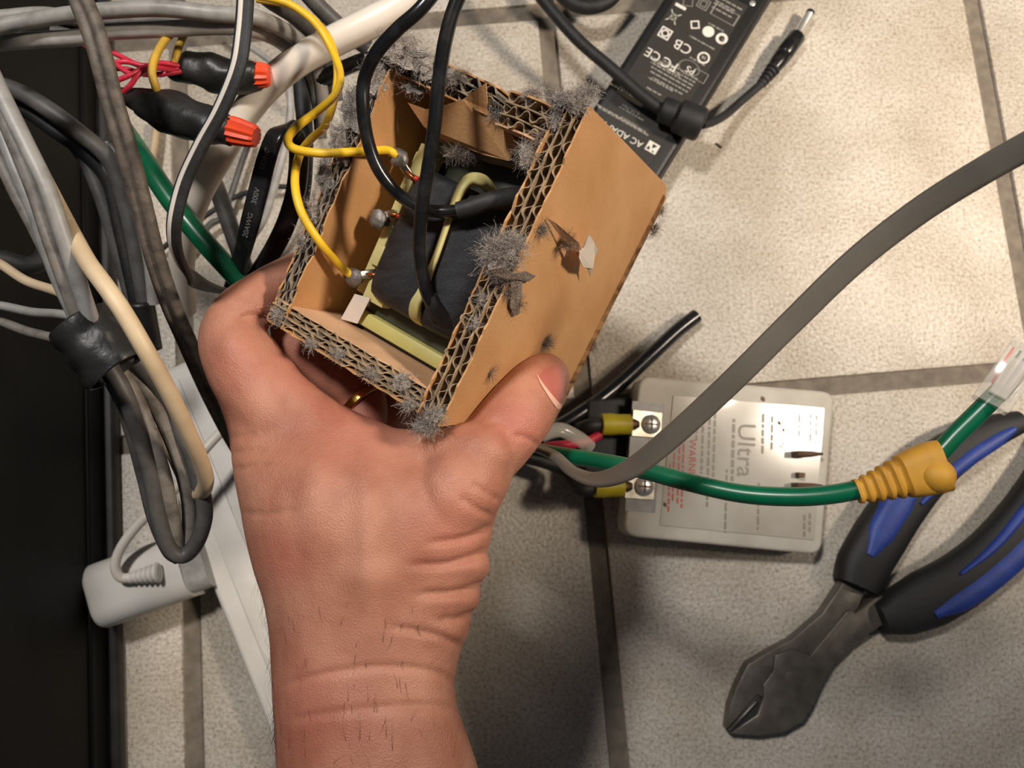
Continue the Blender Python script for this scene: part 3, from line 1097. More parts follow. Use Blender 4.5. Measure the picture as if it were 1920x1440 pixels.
nl = [(1004, 702), (1016, 686), (1034, 676), (1052, 682), (1062, 698), (1064, 722), (1060, 746), (1052, 764), (1042, 770), (1030, 752), (1018, 732)]
ncx, ncy = 1036, 722
V, Fc = [], []
rings = 4
for q in range(rings + 1):
    s = 1 - q / rings
    for x, y in nl:
        X, Y = ncx + (x - ncx) * s, ncy + (y - ncy) * s
        p, n_ = hand_surface(X, Y)
        V.append(p + n_ * (0.0004 * (1 - s ** 4) - 0.00025 * (q == 0)))
kk = len(nl)
for q in range(rings):
    for j in range(kk):
        Fc.append((q * kk + j, q * kk + (j + 1) % kk, (q + 1) * kk + (j + 1) % kk, (q + 1) * kk + j))
nail = mesh_obj('nail', V, Fc, M_NAIL, hand, True, 'pink thumb nail')
V, Fc = [], []
ed = catmull(np.array([(1006, 704), (1014, 722), (1026, 742), (1038, 760), (1045, 767)], float), 5)
for i, (x, y) in enumerate(ed):
    wd = 1.0 + 11 * (i / (len(ed) - 1)) * (1.0 if i < len(ed) - 2 else 0.5)
    for o_ in (0, wd):
        p, n_ = hand_surface(x + o_, y - o_ * 0.5)
        V.append(p + n_ * 0.0004)
for i in range(len(ed) - 1):
    Fc.append((2 * i, 2 * i + 2, 2 * i + 3, 2 * i + 1))
mesh_obj('nail_rim', V, Fc, M_NAILEDGE, nail, True, 'pale rim of the nail')
# hairs on the arm
V, Fc = [], []


def hair(p, d, n_, L, curl):
    o = len(V)
    w = 0.00007
    side = np.cross(d, n_)
    side /= np.linalg.norm(side) + 1e-9
    seg = 6
    for k in range(seg + 1):
        ww = w * (1 - 0.8 * k / seg)
        V.append(p + side * ww)
        V.append(p - side * ww)
        V.append(p + n_ * ww)
        d = d + (n_ * curl[0] + side * curl[1]) / seg
        d = d / np.linalg.norm(d)
        p = p + d * L / seg
    for k in range(seg):
        for j in range(3):
            a, b = o + 3 * k + j, o + 3 * k + (j + 1) % 3
            Fc.append((a, b, b + 3, a + 3))


cand = np.where((hy > 1010) & (hy < 1600) & ((nr * view).sum(1) > -0.2))[0]
r2 = np.random.RandomState(3)
left_edge = cand[((nr[cand] * view[cand]).sum(1) < 0.25) & (hx[cand] < 620) & (hy[cand] > 1080)]
down = -(P(690, 1440, .29) - P(690, 1200, .29))
down /= np.linalg.norm(down)
for idx, cnt, L, lean in ((left_edge, 150, 0.0085, 0.5), (cand[(hy[cand] > 1120) & (hx[cand] > 530) & (hx[cand] < 800)], 200, 0.0075, 0.12), (cand[(hy[cand] > 1330)], 120, 0.009, 0.15)):
    for i in r2.choice(idx, cnt):
        d = down * r2.choice([-1, 1], p=[.75, .25]) * 0.9 + nr[i] * lean + r2.normal(0, 0.13, 3)
        d /= np.linalg.norm(d)
        hair(co[i] - nr[i] * 0.0002, d, nr[i], L * r2.uniform(0.5, 1.2), (-0.3 - lean * r2.uniform(0, 1.6), r2.normal(0, 0.5)))
mesh_obj('hair', V, Fc, M_HAIR, hand, True, 'sparse dark arm hair', kind='stuff')
# ring on a hidden finger, seen in the gap under the box
rp = bx(0.030, -0.0218, -0.042)
rd = -UX * 0.95 + VX * 0.25
rd /= np.linalg.norm(rd)
u_ = np.cross(rd, [0, 0, 1.0])
u_ /= np.linalg.norm(u_)
w_ = np.cross(rd, u_)
c = np.array([rp + (u_ * math.cos(a) + w_ * math.sin(a)) * 0.0108 for a in np.linspace(0, 2 * math.pi, 40)])
ring = sharp(mesh_obj('finger_ring', *sweep(c, rrect(0.0019, 0.0008, 0.0006, 3), None, np.array([(q - c.mean(0)) for q in c])), M_GOLD, None, True, 'gold ring on the finger in the dark gap below the box', 'ring'), 50)

# ------------------------------------------------------------------ yellow wires to the terminals
ya = [F(470, -10, .25), F(530, 3, .25), F(570, 25, .25), F(600, 55, .25), F(625, 100, .25), F(638, 140, .255), F(630, 175, .262), F(600, 205, .27), F(562, 233, .276), F(540, 260, .28), F(552, 279, .282), F(600, 287, .284), BW(660, 285, 0.002), BW(700, 283, -0.006), BW(727, 282, -0.013), BW(744, 292, -0.0155)]
yb = [F(482, -2, .242), F(545, 10, .242), F(590, 40, .242), F(618, 75, .242), F(632, 125, .244), F(628, 180, .248), F(610, 235, .255), F(582, 262, .262), F(560, 295, .27), F(553, 345, .275), F(566, 400, .276), BW(600, 455, 0.002), BW(628, 488, -0.007), BW(648, 508, -0.014), BW(660, 517, -0.016)]
cable('yellow_wire', ya, 0.0016, M_YELLOW, 'yellow wire bending sharply to the uppermost solder terminal', 'wire', world=True, group='yellow wires soldered to the transformer')
cable('yellow_wire', yb, 0.0016, M_YELLOW, 'yellow wire running down to the lowest solder terminal', 'wire', world=True, group='yellow wires soldered to the transformer')

# ------------------------------------------------------------------ taped splices with wire nuts
def splice(path, radii, nut0, nut1, r0, r1, label, nutlab):
    c = catmull(pts3(path), 8)
    r = interp_list(radii, 8, len(c))
    v, f = sweep(c, circ(1.0, 20), r)
    base = c.mean(0).copy()
    base[2] = c[:, 2].min() - 0.008
    t = thing('wire_splice', base, label, 'wire splice', 'taped wire splices')
    o = mesh_obj('tape', v, f, M_ETAPE, t, True)
    for q in o.data.vertices:
        nz = mnoise.noise(Vector(q.co) * 120) * 0.0017 + abs(mnoise.noise(Vector(q.co) * 60 + Vector((5, 1, 2)))) * 0.0016
        q.co += Vector(q.normal) * nz
    a, b = F(*nut0), F(*nut1)
    L = np.linalg.norm(b - a)
    K = 12
    sec = []
    for i in range(K * 2):
        q = 2 * math.pi * i / (K * 2)
        sec.append((math.cos(q) * (1.0 if i % 2 else 0.86), math.sin(q) * (1.0 if i % 2 else 0.86)))
    cc = np.array([a + (b - a) * s for s in (0, 0.3, 0.6, 0.9, 1.0)])
    v, f = sweep(cc, sec, [r0, r0 * 0.98, (r0 + r1) / 2, r1, r1 * 0.86])
    mesh_obj('wire_nut', v, f, M_ORANGE, t, False, nutlab)
    return t


splice([(222, 182, .235), (262, 188, .236), (305, 205, .238), (350, 222, .24), (400, 237, .242), (436, 247, .243)], [.0035, .0062, .0088, .0094, .0082, .0064], (430, 243, .243), (481, 257, .244), .0058, .0047,
       'larger black taped splice with an exposed orange-red wire nut in front', 'orange-red ribbed wire nut')
splice([(318, 128, .225), (352, 130, .225), (395, 137, .225), (440, 143, .225), (486, 143, .226)], [.004, .0072, .0078, .0072, .0058], (478, 140, .226), (505, 141, .226), .0056, .0048,
       'black taped splice set behind with only the rim of its wire nut showing', 'orange-red rim of the wire nut')
RL = ['uppermost pinkish-red wire reaching the splices from under the lamp cord', 'second pinkish-red wire from the top, crossing under the others', 'pinkish-red wire starting left of the lamp cord',
      'pinkish-red wire bending up from the left into the tangle', 'pinkish-red wire dipping lowest beside the larger splice', 'deepest pinkish-red wire behind the tangle']
for i, (pa) in enumerate([[(196, 92, .235), (225, 105, .236), (262, 122, .237), (300, 122, .234), (335, 122, .23)], [(205, 118, .238), (240, 116, .238), (270, 127, .234), (300, 140, .232), (335, 128, .23)],
                          [(150, 80, .225), (205, 112, .236), (245, 138, .24), (285, 130, .236), (330, 118, .23)], [(222, 150, .242), (246, 140, .243), (268, 128, .241), (300, 118, .236), (338, 124, .23)],
                          [(232, 172, .24), (246, 158, .243), (262, 138, .244), (290, 128, .240), (330, 132, .23)], [(205, 128, .232), (238, 130, .232), (275, 140, .232), (310, 138, .232), (340, 134, .23)]]):
    cable('red_wire', pa, 0.0011, M_RED, RL[i], 'wire', group='red wires at the splices')
cable('yellow_wire', [(362, 20, .236), (345, 45, .238), (312, 72, .242), (292, 105, .246), (285, 135, .248), (291, 160, .246), (298, 185, .24)], 0.0017, M_YELLOWDUST, 'dull yellow wire entering the larger taped splice', 'wire', group='yellow wires at the splices')
cable('yellow_wire', [(375, 25, .225), (352, 55, .228), (338, 82, .230), (330, 108, .231), (328, 130, .228)], 0.0016, M_YELLOWDUST, 'dull yellow wire entering the taped splice behind', 'wire', group='yellow wires at the splices')

# ------------------------------------------------------------------ cables at the upper left
cable('white_cable', [(830, -60, .235), (760, 5, .232), (690, 45, .23), (620, 80, .226), (555, 117, .222), (500, 163, .216), (452, 222, .208), (412, 290, .20), (378, 350, .19), (352, 420, .175), (340, 500, .155), (345, 580, .13)], 0.0066, M_WHITECABLE,
      'thick white cable sweeping up from behind the splices to the top')
o, c, nn = ribbon('striped_cable', [(462, -60, .315), (460, 0, .315), (455, 65, .315), (444, 130, .313), (413, 207, .308), (374, 278, .302), (342, 350, .296), (326, 425, .29), (334, 480, .278), (362, 523, .258), (405, 543, .228), (450, 548, .198), (500, 540, .17)],
                  0.0060, 0.0024, M_BLACKMATTE, 'flat black cable with a white stripe curving in a wide bend', twist=[10] * 13)
t_, n_, b_ = frames(c, nn)
sc_ = c + n_ * 0.00115 + b_ * 0.0009
v, f = sweep(sc_, rrect(0.00082, 0.0003, 0.00025, 2), None, n_)
mesh_obj('stripe', v, f, M_STRIPE, o, True, 'white stripe')
# black flat cable with print: the near run and the return run
o1, c1, n1 = ribbon('printed_cable', [(430, 560, .178), (447, 500, .196), (466, 430, .214), (484, 360, .22), (500, 298, .224), (516, 255, .227), (532, 240, .222), (548, 243, .212), (558, 268, .206), (560, 310, .202), (552, 370, .198), (532, 430, .194), (500, 490, .188), (462, 545, .18)],
                    0.0090, 0.0032, M_BLACKWIRE, 'flat black cable with faint printed lettering, folded into a hairpin', twist=[0, 0, 0, 0, -5, -15, -30, -60, -30, -20, -25, -30, -30, -30])
t_, n_, b_ = frames(c1, n1)
prt = []
for s, px in (('LONG', (500, 300)), ('300V', (482, 368)), ('20AWG', (470, 420))):
    xx, yy, dd = to_px(c1[:50])
    i = int(np.argmin(np.hypot(xx - px[0], yy - px[1])))
    ex, ez = t_[i], n_[i]
    ey = np.cross(ez, ex)
    prt.append(text_geo(s, 0.0034, c1[i] + ez * 0.00168 - ey * 0.0012, ex, ey, align='CENTER'))
mesh_obj('print', *join(prt), M_PRINTDIM, o1, False, kind='stuff')
cable('green_cable', [(222, 228, .165), (245, 262, .188), (278, 312, .20), (320, 375, .202), (372, 440, .20), (430, 505, .195), (480, 555, .185), (530, 600, .17)], 0.0048, M_GREENGLOSS, 'glossy dark green cable running behind the hand')
cable('grey_cable', [(378, 290, .14), (405, 350, .14), (430, 420, .135), (455, 490, .13), (480, 560, .12)], 0.0046, M_GREYDARK, 'smoky grey cable below the white cable, seen through the black bend')
GB = 'grey cables across the top'
for pa, r, m_, lb in (([(-60, 62, .25), (0, 50, .25), (67, 37, .25), (133, 27, .252), (200, 20, .253), (300, 16, .254), (400, 26, .252), (483, 34, .246), (548, 66, .228), (586, 108, .208), (602, 165, .198), (606, 230, .19)], .0033, M_GREY, 'uppermost of the grey cables arching across the top left'),
                      ([(-60, 88, .24), (0, 80, .24), (67, 75, .241), (150, 70, .242), (200, 60, .243), (300, 55, .244), (400, 50, .244), (467, 54, .240), (520, 74, .222), (562, 104, .202), (590, 150, .192), (602, 220, .185)], .0034, M_GREYLT, 'lowest and palest of the grey cables arching across the top left'),
                      ([(-60, 38, .232), (0, 32, .232), (83, 26, .232), (150, 36, .235), (230, 36, .238), (320, 34, .24), (420, 34, .238), (500, 46, .226), (558, 84, .206), (596, 150, .195)], .0030, M_GREY, 'middle grey cable arching across the top left'),
                      ([(100, 60, .228), (190, 62, .228), (290, 58, .228), (390, 52, .228), (470, 56, .226), (528, 82, .206), (572, 126, .192), (594, 190, .184), (602, 260, .176)], .0030, M_GREYDARK, 'dark grey cable under the pale grey one at the top left'),
                      ([(460, -40, .245), (510, 0, .238), (560, 34, .222), (598, 80, .204), (618, 130, .195), (628, 190, .188)], .0042, M_GREYDARK, 'dark grey cable beside the yellow wires at the top'),
                      ([(560, -30, .222), (605, 20, .212), (650, 60, .204), (690, 90, .198)], .0040, M_GREYDARK, 'dark grey cable end passing under the white cable')):
    cable('grey_cable', pa, r, m_, lb, group=GB)
cable('black_cable', [(600, 150, .20), (640, 130, .205), (690, 112, .21), (740, 110, .21)], 0.0036, M_BLACKWIRE, 'short run of black cable between the white cable and the box')
cable('black_cable', [(562, 120, .165), (566, 180, .165), (572, 250, .165), (570, 330, .172), (560, 400, .165)], 0.0042, M_BLACKMATTE, 'black cable hanging behind the yellow wires')
o, c, nn = ribbon('lamp_cord', [(138, -50, .285), (152, 0, .285), (172, 50, .285), (190, 110, .282), (210, 190, .276), (238, 283, .268), (265, 383, .258), (290, 480, .246), (320, 570, .232), (355, 650, .215), (395, 740, .196), (430, 810, .176), (470, 880, .15)],
                  0.0096, 0.0046, M_CORD, 'dirty brown-grey twin lamp cord crossing in front of the grey cables', groove=True, twist=[20] * 13)
cable('clear_cable', [(380, 25, .03), (420, 55, .03), (475, 92, .03), (540, 140, .03), (590, 190, .03)], 0.0022, M_GREYLT, 'thin pale cable lying on the floor behind the striped cable')
cable('clear_cable', [(540, 150, .06), (545, 200, .06), (538, 260, .055), (520, 330, .05), (490, 420, .04), (430, 490, .02)], 0.0026, M_GREYLT, 'pale translucent cable hanging behind the printed cable')
cable('thin_wire', [(300, 470, .008), (350, 430, .01), (400, 395, .012), (440, 370, .012), (500, 352, .012), (540, 350, .01)], 0.0018, M_BLACKMATTE, 'thin dark wire on the floor behind the green cable', 'wire')
cable('thin_wire', [(330, 500, .008), (370, 450, .01), (395, 420, .012), (420, 400, .012), (455, 300, .012), (470, 260, .01)], 0.0022, M_GREYDARK, 'thin grey wire on the floor inside the black bend', 'wire')
cable('beige_wire', [(294, 225, .01), (292, 250, .01), (287, 290, .01), (280, 340, .01)], 0.0028, M_BEIGE, 'short stretch of cream wire on the floor under the splice', 'wire')
# dark cables against the cabinet
DB = 'dark cables against the cabinet'
for i, (pa, r, m_, lb) in enumerate((([(-40, 150, .19), (30, 170, .19), (90, 205, .19), (150, 250, .186), (205, 300, .18), (235, 380, .17), (255, 470, .16), (270, 560, .15), (282, 640, .14)], .0042, M_GREYDARK, 'upper dark grey cable bending down in front of the cabinet'),
                                     ([(-40, 170, .18), (40, 200, .18), (105, 245, .178), (160, 285, .174), (205, 340, .166), (225, 420, .158), (245, 510, .15), (262, 590, .14)], .0040, M_BLACKMATTE, 'black cable under the upper dark grey one'),
                                     ([(120, 245, .17), (160, 300, .166), (190, 370, .16), (215, 450, .152), (238, 530, .144), (258, 610, .136)], .0038, M_GREYDARK, 'dark grey cable nearest the cabinet'),
                                     ([(190, 290, .172), (225, 350, .168), (250, 430, .162), (268, 510, .154), (278, 570, .148)], .0032, M_GREY, 'grey cable next to the lamp cord'),
                                     ([(200, 270, .178), (238, 330, .175), (262, 410, .17), (280, 490, .162), (288, 570, .152)], .0030, M_GREYLT, 'pale shiny cable next to the lamp cord'),
                                     ([(-40, 480, .20), (10, 488, .195), (50, 498, .19), (78, 488, .186), (88, 466, .182)], .0045, M_BLACKMATTE, 'small black loop at the far left'))):
    cable('dark_cable', pa, r, m_, lb, group=DB)
tw = catmull(pts3([(264, 566, .152), (272, 610, .146), (280, 655, .14)]), 8)
mesh_obj('tape_band', *sweep(tw, circ(0.0065, 18)), M_ETAPE, None, True, 'narrow black tape band around the dark cables by the cabinet', 'tape')

# left grey bundle and its wrap
LB = 'grey cables in the taped bundle'
for pa, r, m_, lb in (([(-50, 120, .30), (0, 205, .30), (36, 285, .30), (66, 360, .298), (92, 440, .295), (120, 520, .29), (150, 600, .284), (172, 640, .280), (192, 668, .276)], .0028, M_GREYDIRTY, 'left strand of the dirty grey bundle entering the tape'),
                      ([(-50, 60, .305), (0, 170, .305), (45, 262, .304), (85, 345, .302), (115, 430, .298), (143, 515, .292), (168, 590, .286), (188, 630, .281), (206, 662, .277)], .0028, M_GREY, 'right strand of the dirty grey bundle entering the tape'),
                      ([(-50, 230, .285), (0, 300, .285), (30, 360, .284), (62, 420, .282), (92, 480, .279), (130, 560, .275), (170, 640, .272)], .0026, M_GREYDIRTY, 'outer strand of the dirty grey bundle at the far left'),
                      ([(-50, 160, .294), (0, 240, .294), (32, 320, .293), (70, 410, .289), (100, 500, .284), (140, 590, .278), (180, 660, .274)], .0026, M_GREY, 'hidden middle strand of the dirty grey bundle'),
                      ([(-40, 478, .262), (0, 495, .263), (50, 527, .265), (115, 550, .268), (165, 585, .272), (200, 640, .272)], .0018, M_BEIGE, 'brownish thin cable curving in from the left edge above the others'),
                      ([(-40, 572, .262), (0, 573, .263), (60, 585, .265), (130, 592, .268), (185, 620, .27)], .0017, M_GREY, 'middle thin grey cable coming in from the left edge'),
                      ([(-40, 588, .255), (0, 602, .256), (50, 621, .258), (112, 637, .262), (170, 660, .266)], .0018, M_GREYDIRTY, 'lowest thin grey cable coming in from the left edge'),
                      ([(170, 640, .272), (225, 720, .268), (256, 800, .26), (280, 880, .25), (296, 960, .24), (314, 1022, .232), (342, 1042, .228), (368, 1018, .228), (384, 965, .232), (374, 900, .238), (350, 830, .245), (318, 760, .25), (270, 690, .262), (215, 640, .27)], .0032, M_GREYDARK, 'outer dark grey loop hanging below the tape over the white adapter'),
                      ([(180, 640, .27), (245, 730, .262), (280, 810, .255), (306, 890, .246), (322, 965, .236), (335, 1030, .226), (350, 1030, .224), (356, 960, .23), (344, 890, .238), (318, 815, .246), (275, 730, .256), (220, 660, .264)], .0030, M_GREYDIRTY, 'inner grey loop hanging below the tape over the white adapter'),
                      ([(170, 650, .262), (222, 735, .258), (250, 815, .25), (270, 890, .24), (290, 970, .23), (316, 1030, .22), (336, 1046, .216)], .0030, M_GREYDARK, 'leftmost grey strand hanging below the tape')):
    cable('grey_cable', pa, r, m_, lb, group=LB)
cable('beige_cable', [(70, 310, .255), (108, 385, .272), (136, 440, .290), (165, 492, .298), (200, 540, .302), (233, 588, .302), (275, 660, .298), (315, 732, .288), (350, 805, .274), (378, 868, .258), (386, 905, .246), (374, 925, .234), (352, 905, .226), (330, 860, .222), (305, 800, .222)], 0.0030, M_BEIGE, 'cream cable running diagonally over the black tape wrap')
tw = catmull(pts3([(146, 604, .280), (165, 628, .279), (184, 650, .278), (204, 676, .277), (220, 695, .276)]), 8)
v, f = sweep(tw, circ(1.0, 24), [(0.0104 * (1 + 0.05 * math.sin(i * 0.5)), 0.0094) for i in range(len(tw))], (0, 0, 1.0), cap=False)
o = mesh_obj('tape_wrap', v, f, M_ETAPE, None, True, 'wide black tape wrap around the grey cable bundle', 'tape')
sol = o.modifiers.new('thick', 'SOLIDIFY')
sol.thickness = 0.0006
for q in o.data.vertices:
    q.co += Vector(q.normal) * mnoise.noise(Vector(q.co) * 150) * 0.0010

# ------------------------------------------------------------------ white power strip and its plug adapter
def zquad(pts, z):
    return [F(x, y, z) for x, y in pts]


ax0, ax1 = F(400, 1110, .030), F(515, 1400, .030)
pd = ax1 - ax0
pd /= np.linalg.norm(pd)
pn = np.cross([0, 0, 1.0], pd)
pn = pn if pn[0] > 0 else -pn
e_top = F(292, 700, .030)
tt = (e_top - ax0) @ pd
PS = ax0 + pd * tt
PL, PW = 0.36, 0.049
strip = thing('power_strip', PS + pd * PL / 2 * 1.0 + pn * PW / 2 - np.array([0, 0, .030]), 'long white power strip lying on the floor beside the arm', 'power strip')
q = [PS, PS + pn * PW, PS + pn * PW + pd * PL, PS + pd * PL]
body = bevel(mesh_obj('body', *prism(q, 0.0, 0.030), M_WHITE, strip, False), 0.004, 3)
mesh_obj('raised_spine', *prism([PS + pn * 0.014 + pd * 0.01, PS + pn * 0.030 + pd * 0.01, PS + pn * 0.030 + pd * (PL - .01), PS + pn * 0.014 + pd * (PL - .01)], 0.0295, 0.0312), M_WHITE, strip, False)
bevel(strip.children[-1], 0.0007, 2)
# plug adapter, lying across
ad = thing('plug_adapter', F(290, 1080, 0), 'white plug-in adapter with ribbed cord relief against the power strip', 'adapter')
c = np.array([F(192, 1117, .023), F(220, 1107, .023), F(290, 1082, .023), (F(360, 1057, .023))])
sec = rrect(0.0205, 0.021, 0.012, 5)
mesh_obj('body', *sweep(np.array([c[0] - (c[1] - c[0]) * 0.10, c[0], c[0] + (c[1] - c[0]) * 0.25, c[1], c[2], c[3]]), sec, [0.84, 0.95, 1.0, 1.0, 1.0, 1.0], (0, 0, 1.0)), M_WHITE, ad, True)
sharp(ad.children[-1], 45)
cc = np.array([c[3], c[3] + (c[3] - c[2]) * 0.55])
mesh_obj('collar', *sweep(cc, rrect(0.0185, 0.0185, 0.008, 4), None, (0, 0, 1.0)), M_GREYLT, ad, True, 'grey socket collar')
sharp(ad.children[-1], 45)
a, b = F(300, 1073, .050), F(238, 1085, .050)
L = np.linalg.norm(b - a)
prof = []
for k in range(6):
    t0 = L * 0.16 * k
    r0 = 0.0062 - 0.00055 * k
    prof += [(t0, r0 * 0.78), (t0 + L * 0.04, r0), (t0 + L * 0.11, r0), (t0 + L * 0.135, r0 * 0.78)]
mesh_obj('cord_relief', *lathe(a, b, prof, 14), M_WHITE, ad, False, 'ribbed cord relief')
sharp(ad.children[-1], 30)
cable('cord', [(244, 1084, .050), (225, 1082, .052), (216, 1060, .055), (228, 1025, .058), (258, 985, .062), (292, 952, .066), (330, 915, .07), (370, 860, .072), (400, 825, .07), (430, 795, .065), (470, 760, .06)], 0.0030, M_WHITECABLE, parent=ad)

# ------------------------------------------------------------------ AC adapter (power brick) at the top right
ZA = 0.029
ar0 = F(1247, 325, ZA)
ar1 = F(1447, 0, ZA)
ay = (ar0 - ar1) / np.linalg.norm(ar0 - ar1)      # text up: to the lower left
axx = np.cross(ay, [0, 0, 1.0])                    # text right: to the upper left
axx = axx if axx[0] < 0 else -axx
AW = float((F(1115, 190, ZA) - ar0) @ axx)
brick = thing('ac_adapter', ar0 + axx * AW / 2 - ay * 0.06 - np.array([0, 0, ZA]), 'black power adapter brick printed with white marks, partly under the box', 'adapter')


def al(x, y, z):
    return ar0 + axx * x + ay * y + np.array([0, 0, z - ZA])


Y0, Y1 = -0.175, 0.020
bevel(mesh_obj('body', *hexa([al(0.0015, Y0, .001), al(AW - .0015, Y0, .001), al(AW - .0015, Y1, .001), al(.0015, Y1, .001)], [al(0.0015, Y0, ZA), al(AW - .0015, Y0, ZA), al(AW - .0015, Y1, ZA), al(.0015, Y1, ZA)]), M_ADAPTER, brick, False), 0.004, 3)
mesh_obj('seam', *hexa([al(0.0009, Y0 + .004, .013), al(AW - .0009, Y0 + .004, .013), al(AW - .0009, Y1 - .004, .013), al(.0009, Y1 - .004, .013)], [al(.0009, Y0 + .004, .015), al(AW - .0009, Y0 + .004, .015), al(AW - .0009, Y1 - .004, .015), al(.0009, Y1 - .004, .015)]), M_BLACKMATTE, brick, False)


def AM(px, py):
    p = F(px, py, ZA) - ar0
    return float(p @ axx), float(p @ ay)


lx0 = AM(1403, 12)[0]
ly0 = AM(1403, 12)[1]
lab = bevel(mesh_obj('label', *hexa([al(lx0, ly0, ZA - .0004), al(AW - .009, ly0, ZA - .0004), al(AW - .009, Y1 - .007, ZA - .0004), al(lx0, Y1 - .007, ZA - .0004)],
                                    [al(lx0, ly0, ZA + .0003), al(AW - .009, ly0, ZA + .0003), al(AW - .009, Y1 - .007, ZA + .0003), al(lx0, Y1 - .007, ZA + .0003)]), M_ADLABEL, brick, False, 'dark grey printed label'), 0.0002, 1)
ZP = ZA + 0.00036
white, grey = [], []


def AT(s, px, py, size, dst=white, align='LEFT'):
    x, y = AM(px, py)
    dst.append(text_geo(s, size, al(x, y, ZP), axx, ay, align=align))


def Apoly(pts, px, py, dst=white, scale=1.0):
    x, y = AM(px, py)
    dst.append(([al(x + a * scale, y + b * scale, ZP + .0001) for a, b in pts], [tuple(range(len(pts)))]))


def Aring(px, py, r0, r1, dst=white, k=24, box_=False, rot=0.0, sx=1.0):
    x, y = AM(px, py)
    V, Fc = [], []
    k = 4 if box_ else k
    for i in range(k):
        a = 2 * math.pi * i / k + (math.pi / 4 if box_ else 0) + rot
        for r in (r0, r1):
            V.append(al(x + r * math.cos(a) * sx, y + r * math.sin(a), ZP + .0001))
    for i in range(k):
        j = (i + 1) % k
        Fc.append((2 * i, 2 * j, 2 * j + 1, 2 * i + 1))
    dst.append((V, Fc))


def Arow(px, py, length, h, dst=grey, seed=0):
    """Row of small print too fine to read: word-long dashes."""
    r = random.Random(seed)
    x, y = AM(px, py)
    t = 0
    while t < length:
        w = min(r.uniform(0.0012, 0.0045), length - t)
        dst.append(([al(x + t, y, ZP), al(x + t + w, y, ZP), al(x + t + w, y + h, ZP), al(x + t, y + h, ZP)], [(0, 1, 2, 3)]))
        t += w + 0.0008


disc = [(math.cos(2 * math.pi * i / 24), math.sin(2 * math.pi * i / 24)) for i in range(24)]
AT('AC ADAPTER', 1207, 269, 0.0066)
AT('6.7A Max', 1200, 213, 0.0036, grey)
AT('130-6500', 1197, 236, 0.0036, grey)
AT('CB', 1300, 90, 0.0105)
AT('FC', 1274, 122, 0.0105)
AT('CE', 1242, 104, 0.0098)
AT('PS', 1305, 132, 0.0070)
AT('c', 1360, 76, 0.007, grey)
Aring(1292, 128, .0052, .0056, grey, sx=1.4)
Apoly([(a * .0042, b * .0042) for a, b in disc], 1328, 60)
Aring(1353, 73, .0022, .0043)
Aring(1319, 109, .0032, .0045)
AT('UL', 1324, 109, 0.0030)
Aring(1247, 63, .0045, .0060, box_=True)
Aring(1247, 63, .0018, .0029)
Apoly([(-.0042, -.0012), (.0042, -.0012), (.0042, .0012), (-.0042, .0012)], 1276, 13)
Aring(1303, 47, .0030, .0044, box_=True, rot=0.6)
Aring(1319, 8, .0050, .0058, grey, box_=True)
Aring(1319, 8, .0026, .0034, grey, box_=True)
Aring(1312, 143, .0050, .0056, grey, box_=True, sx=1.3)
Aring(1359, 28, .0062, .0068, grey, box_=True, sx=2.0)
Aring(1290, 4, .0042, .0049, grey, box_=True, rot=0.4)
# crossed-out bin
Apoly([(-.0028, .0030), (.0028, .0030), (.0020, -.0024), (-.0020, -.0024)], 1263, 32, grey)
for s in (1, -1):
    Apoly([(-.0042 * s, .0048), (-.0037 * s, .0051), (.0042 * s, -.0040), (.0037 * s, -.0043)], 1263, 32, white)
# recycling square next to the name
x, y = AM(1222, 277)
Apoly([(-.0042, -.0038), (.0042, -.0038), (.0042, .0038), (-.0042, .0038)], 1223, 277)
dark = []
dark.append(([al(x + a, y + b, ZP + .0003) for a, b in ((-.003, -.0024), (.0005, -.0028), (-.0004, .0006))], [(0, 1, 2)]))
dark.append(([al(x + a, y + b, ZP + .0003) for a, b in ((.0006, .0026), (.0032, .0026), (.0022, -.0002), (.0014, .0004))], [(0, 1, 2, 3)]))
dark.append(([al(x + a, y + b, ZP + .0003) for a, b in ((-.0032, .0028), (-.0012, .0028), (-.0018, .0014))], [(0, 1, 2)]))
for i, (px, py, L_) in enumerate([(1216, 253, .040), (1211, 247, .040), (1205, 190, .030), (1217, 197, .028), (1290, 172, .030), (1296, 166, .032), (1300, 160, .034), (1304, 154, .036), (1308, 148, .028), (1262, 170, .020), (1280, 176, .024), (1240, 178, .012),
                                   (1276, 142, .022), (1262, 128, .018), (1357, 58, .012), (1340, 92, .020), (1322, 122, .012), (1372, 32, .016), (1375, 24, .016), (1378, 20, .016), (1392, 18, .022), (1200, 180, .012), (1207, 225, .02)]):
    Arow(px, py, L_, .0011, seed=i)
mesh_obj('printed_marks', *join(white), M_PRINT, lab, False, 'white certification marks and lettering', kind='stuff')
mesh_obj('small_print', *join(grey), M_PRINTGREY, lab, False, kind='stuff')
mesh_obj('recycling_arrows', *join(dark), M_ADAPTER, lab, False, kind='stuff')
p = F(1411, 6, ZA)
mesh_obj('screw', *lathe(p - np.array([0, 0, .001]), p + np.array([0, 0, .001]), [(0, .0022), (.0012, .0022), (.0018, .0012)], 12), M_CHROME, brick, False)

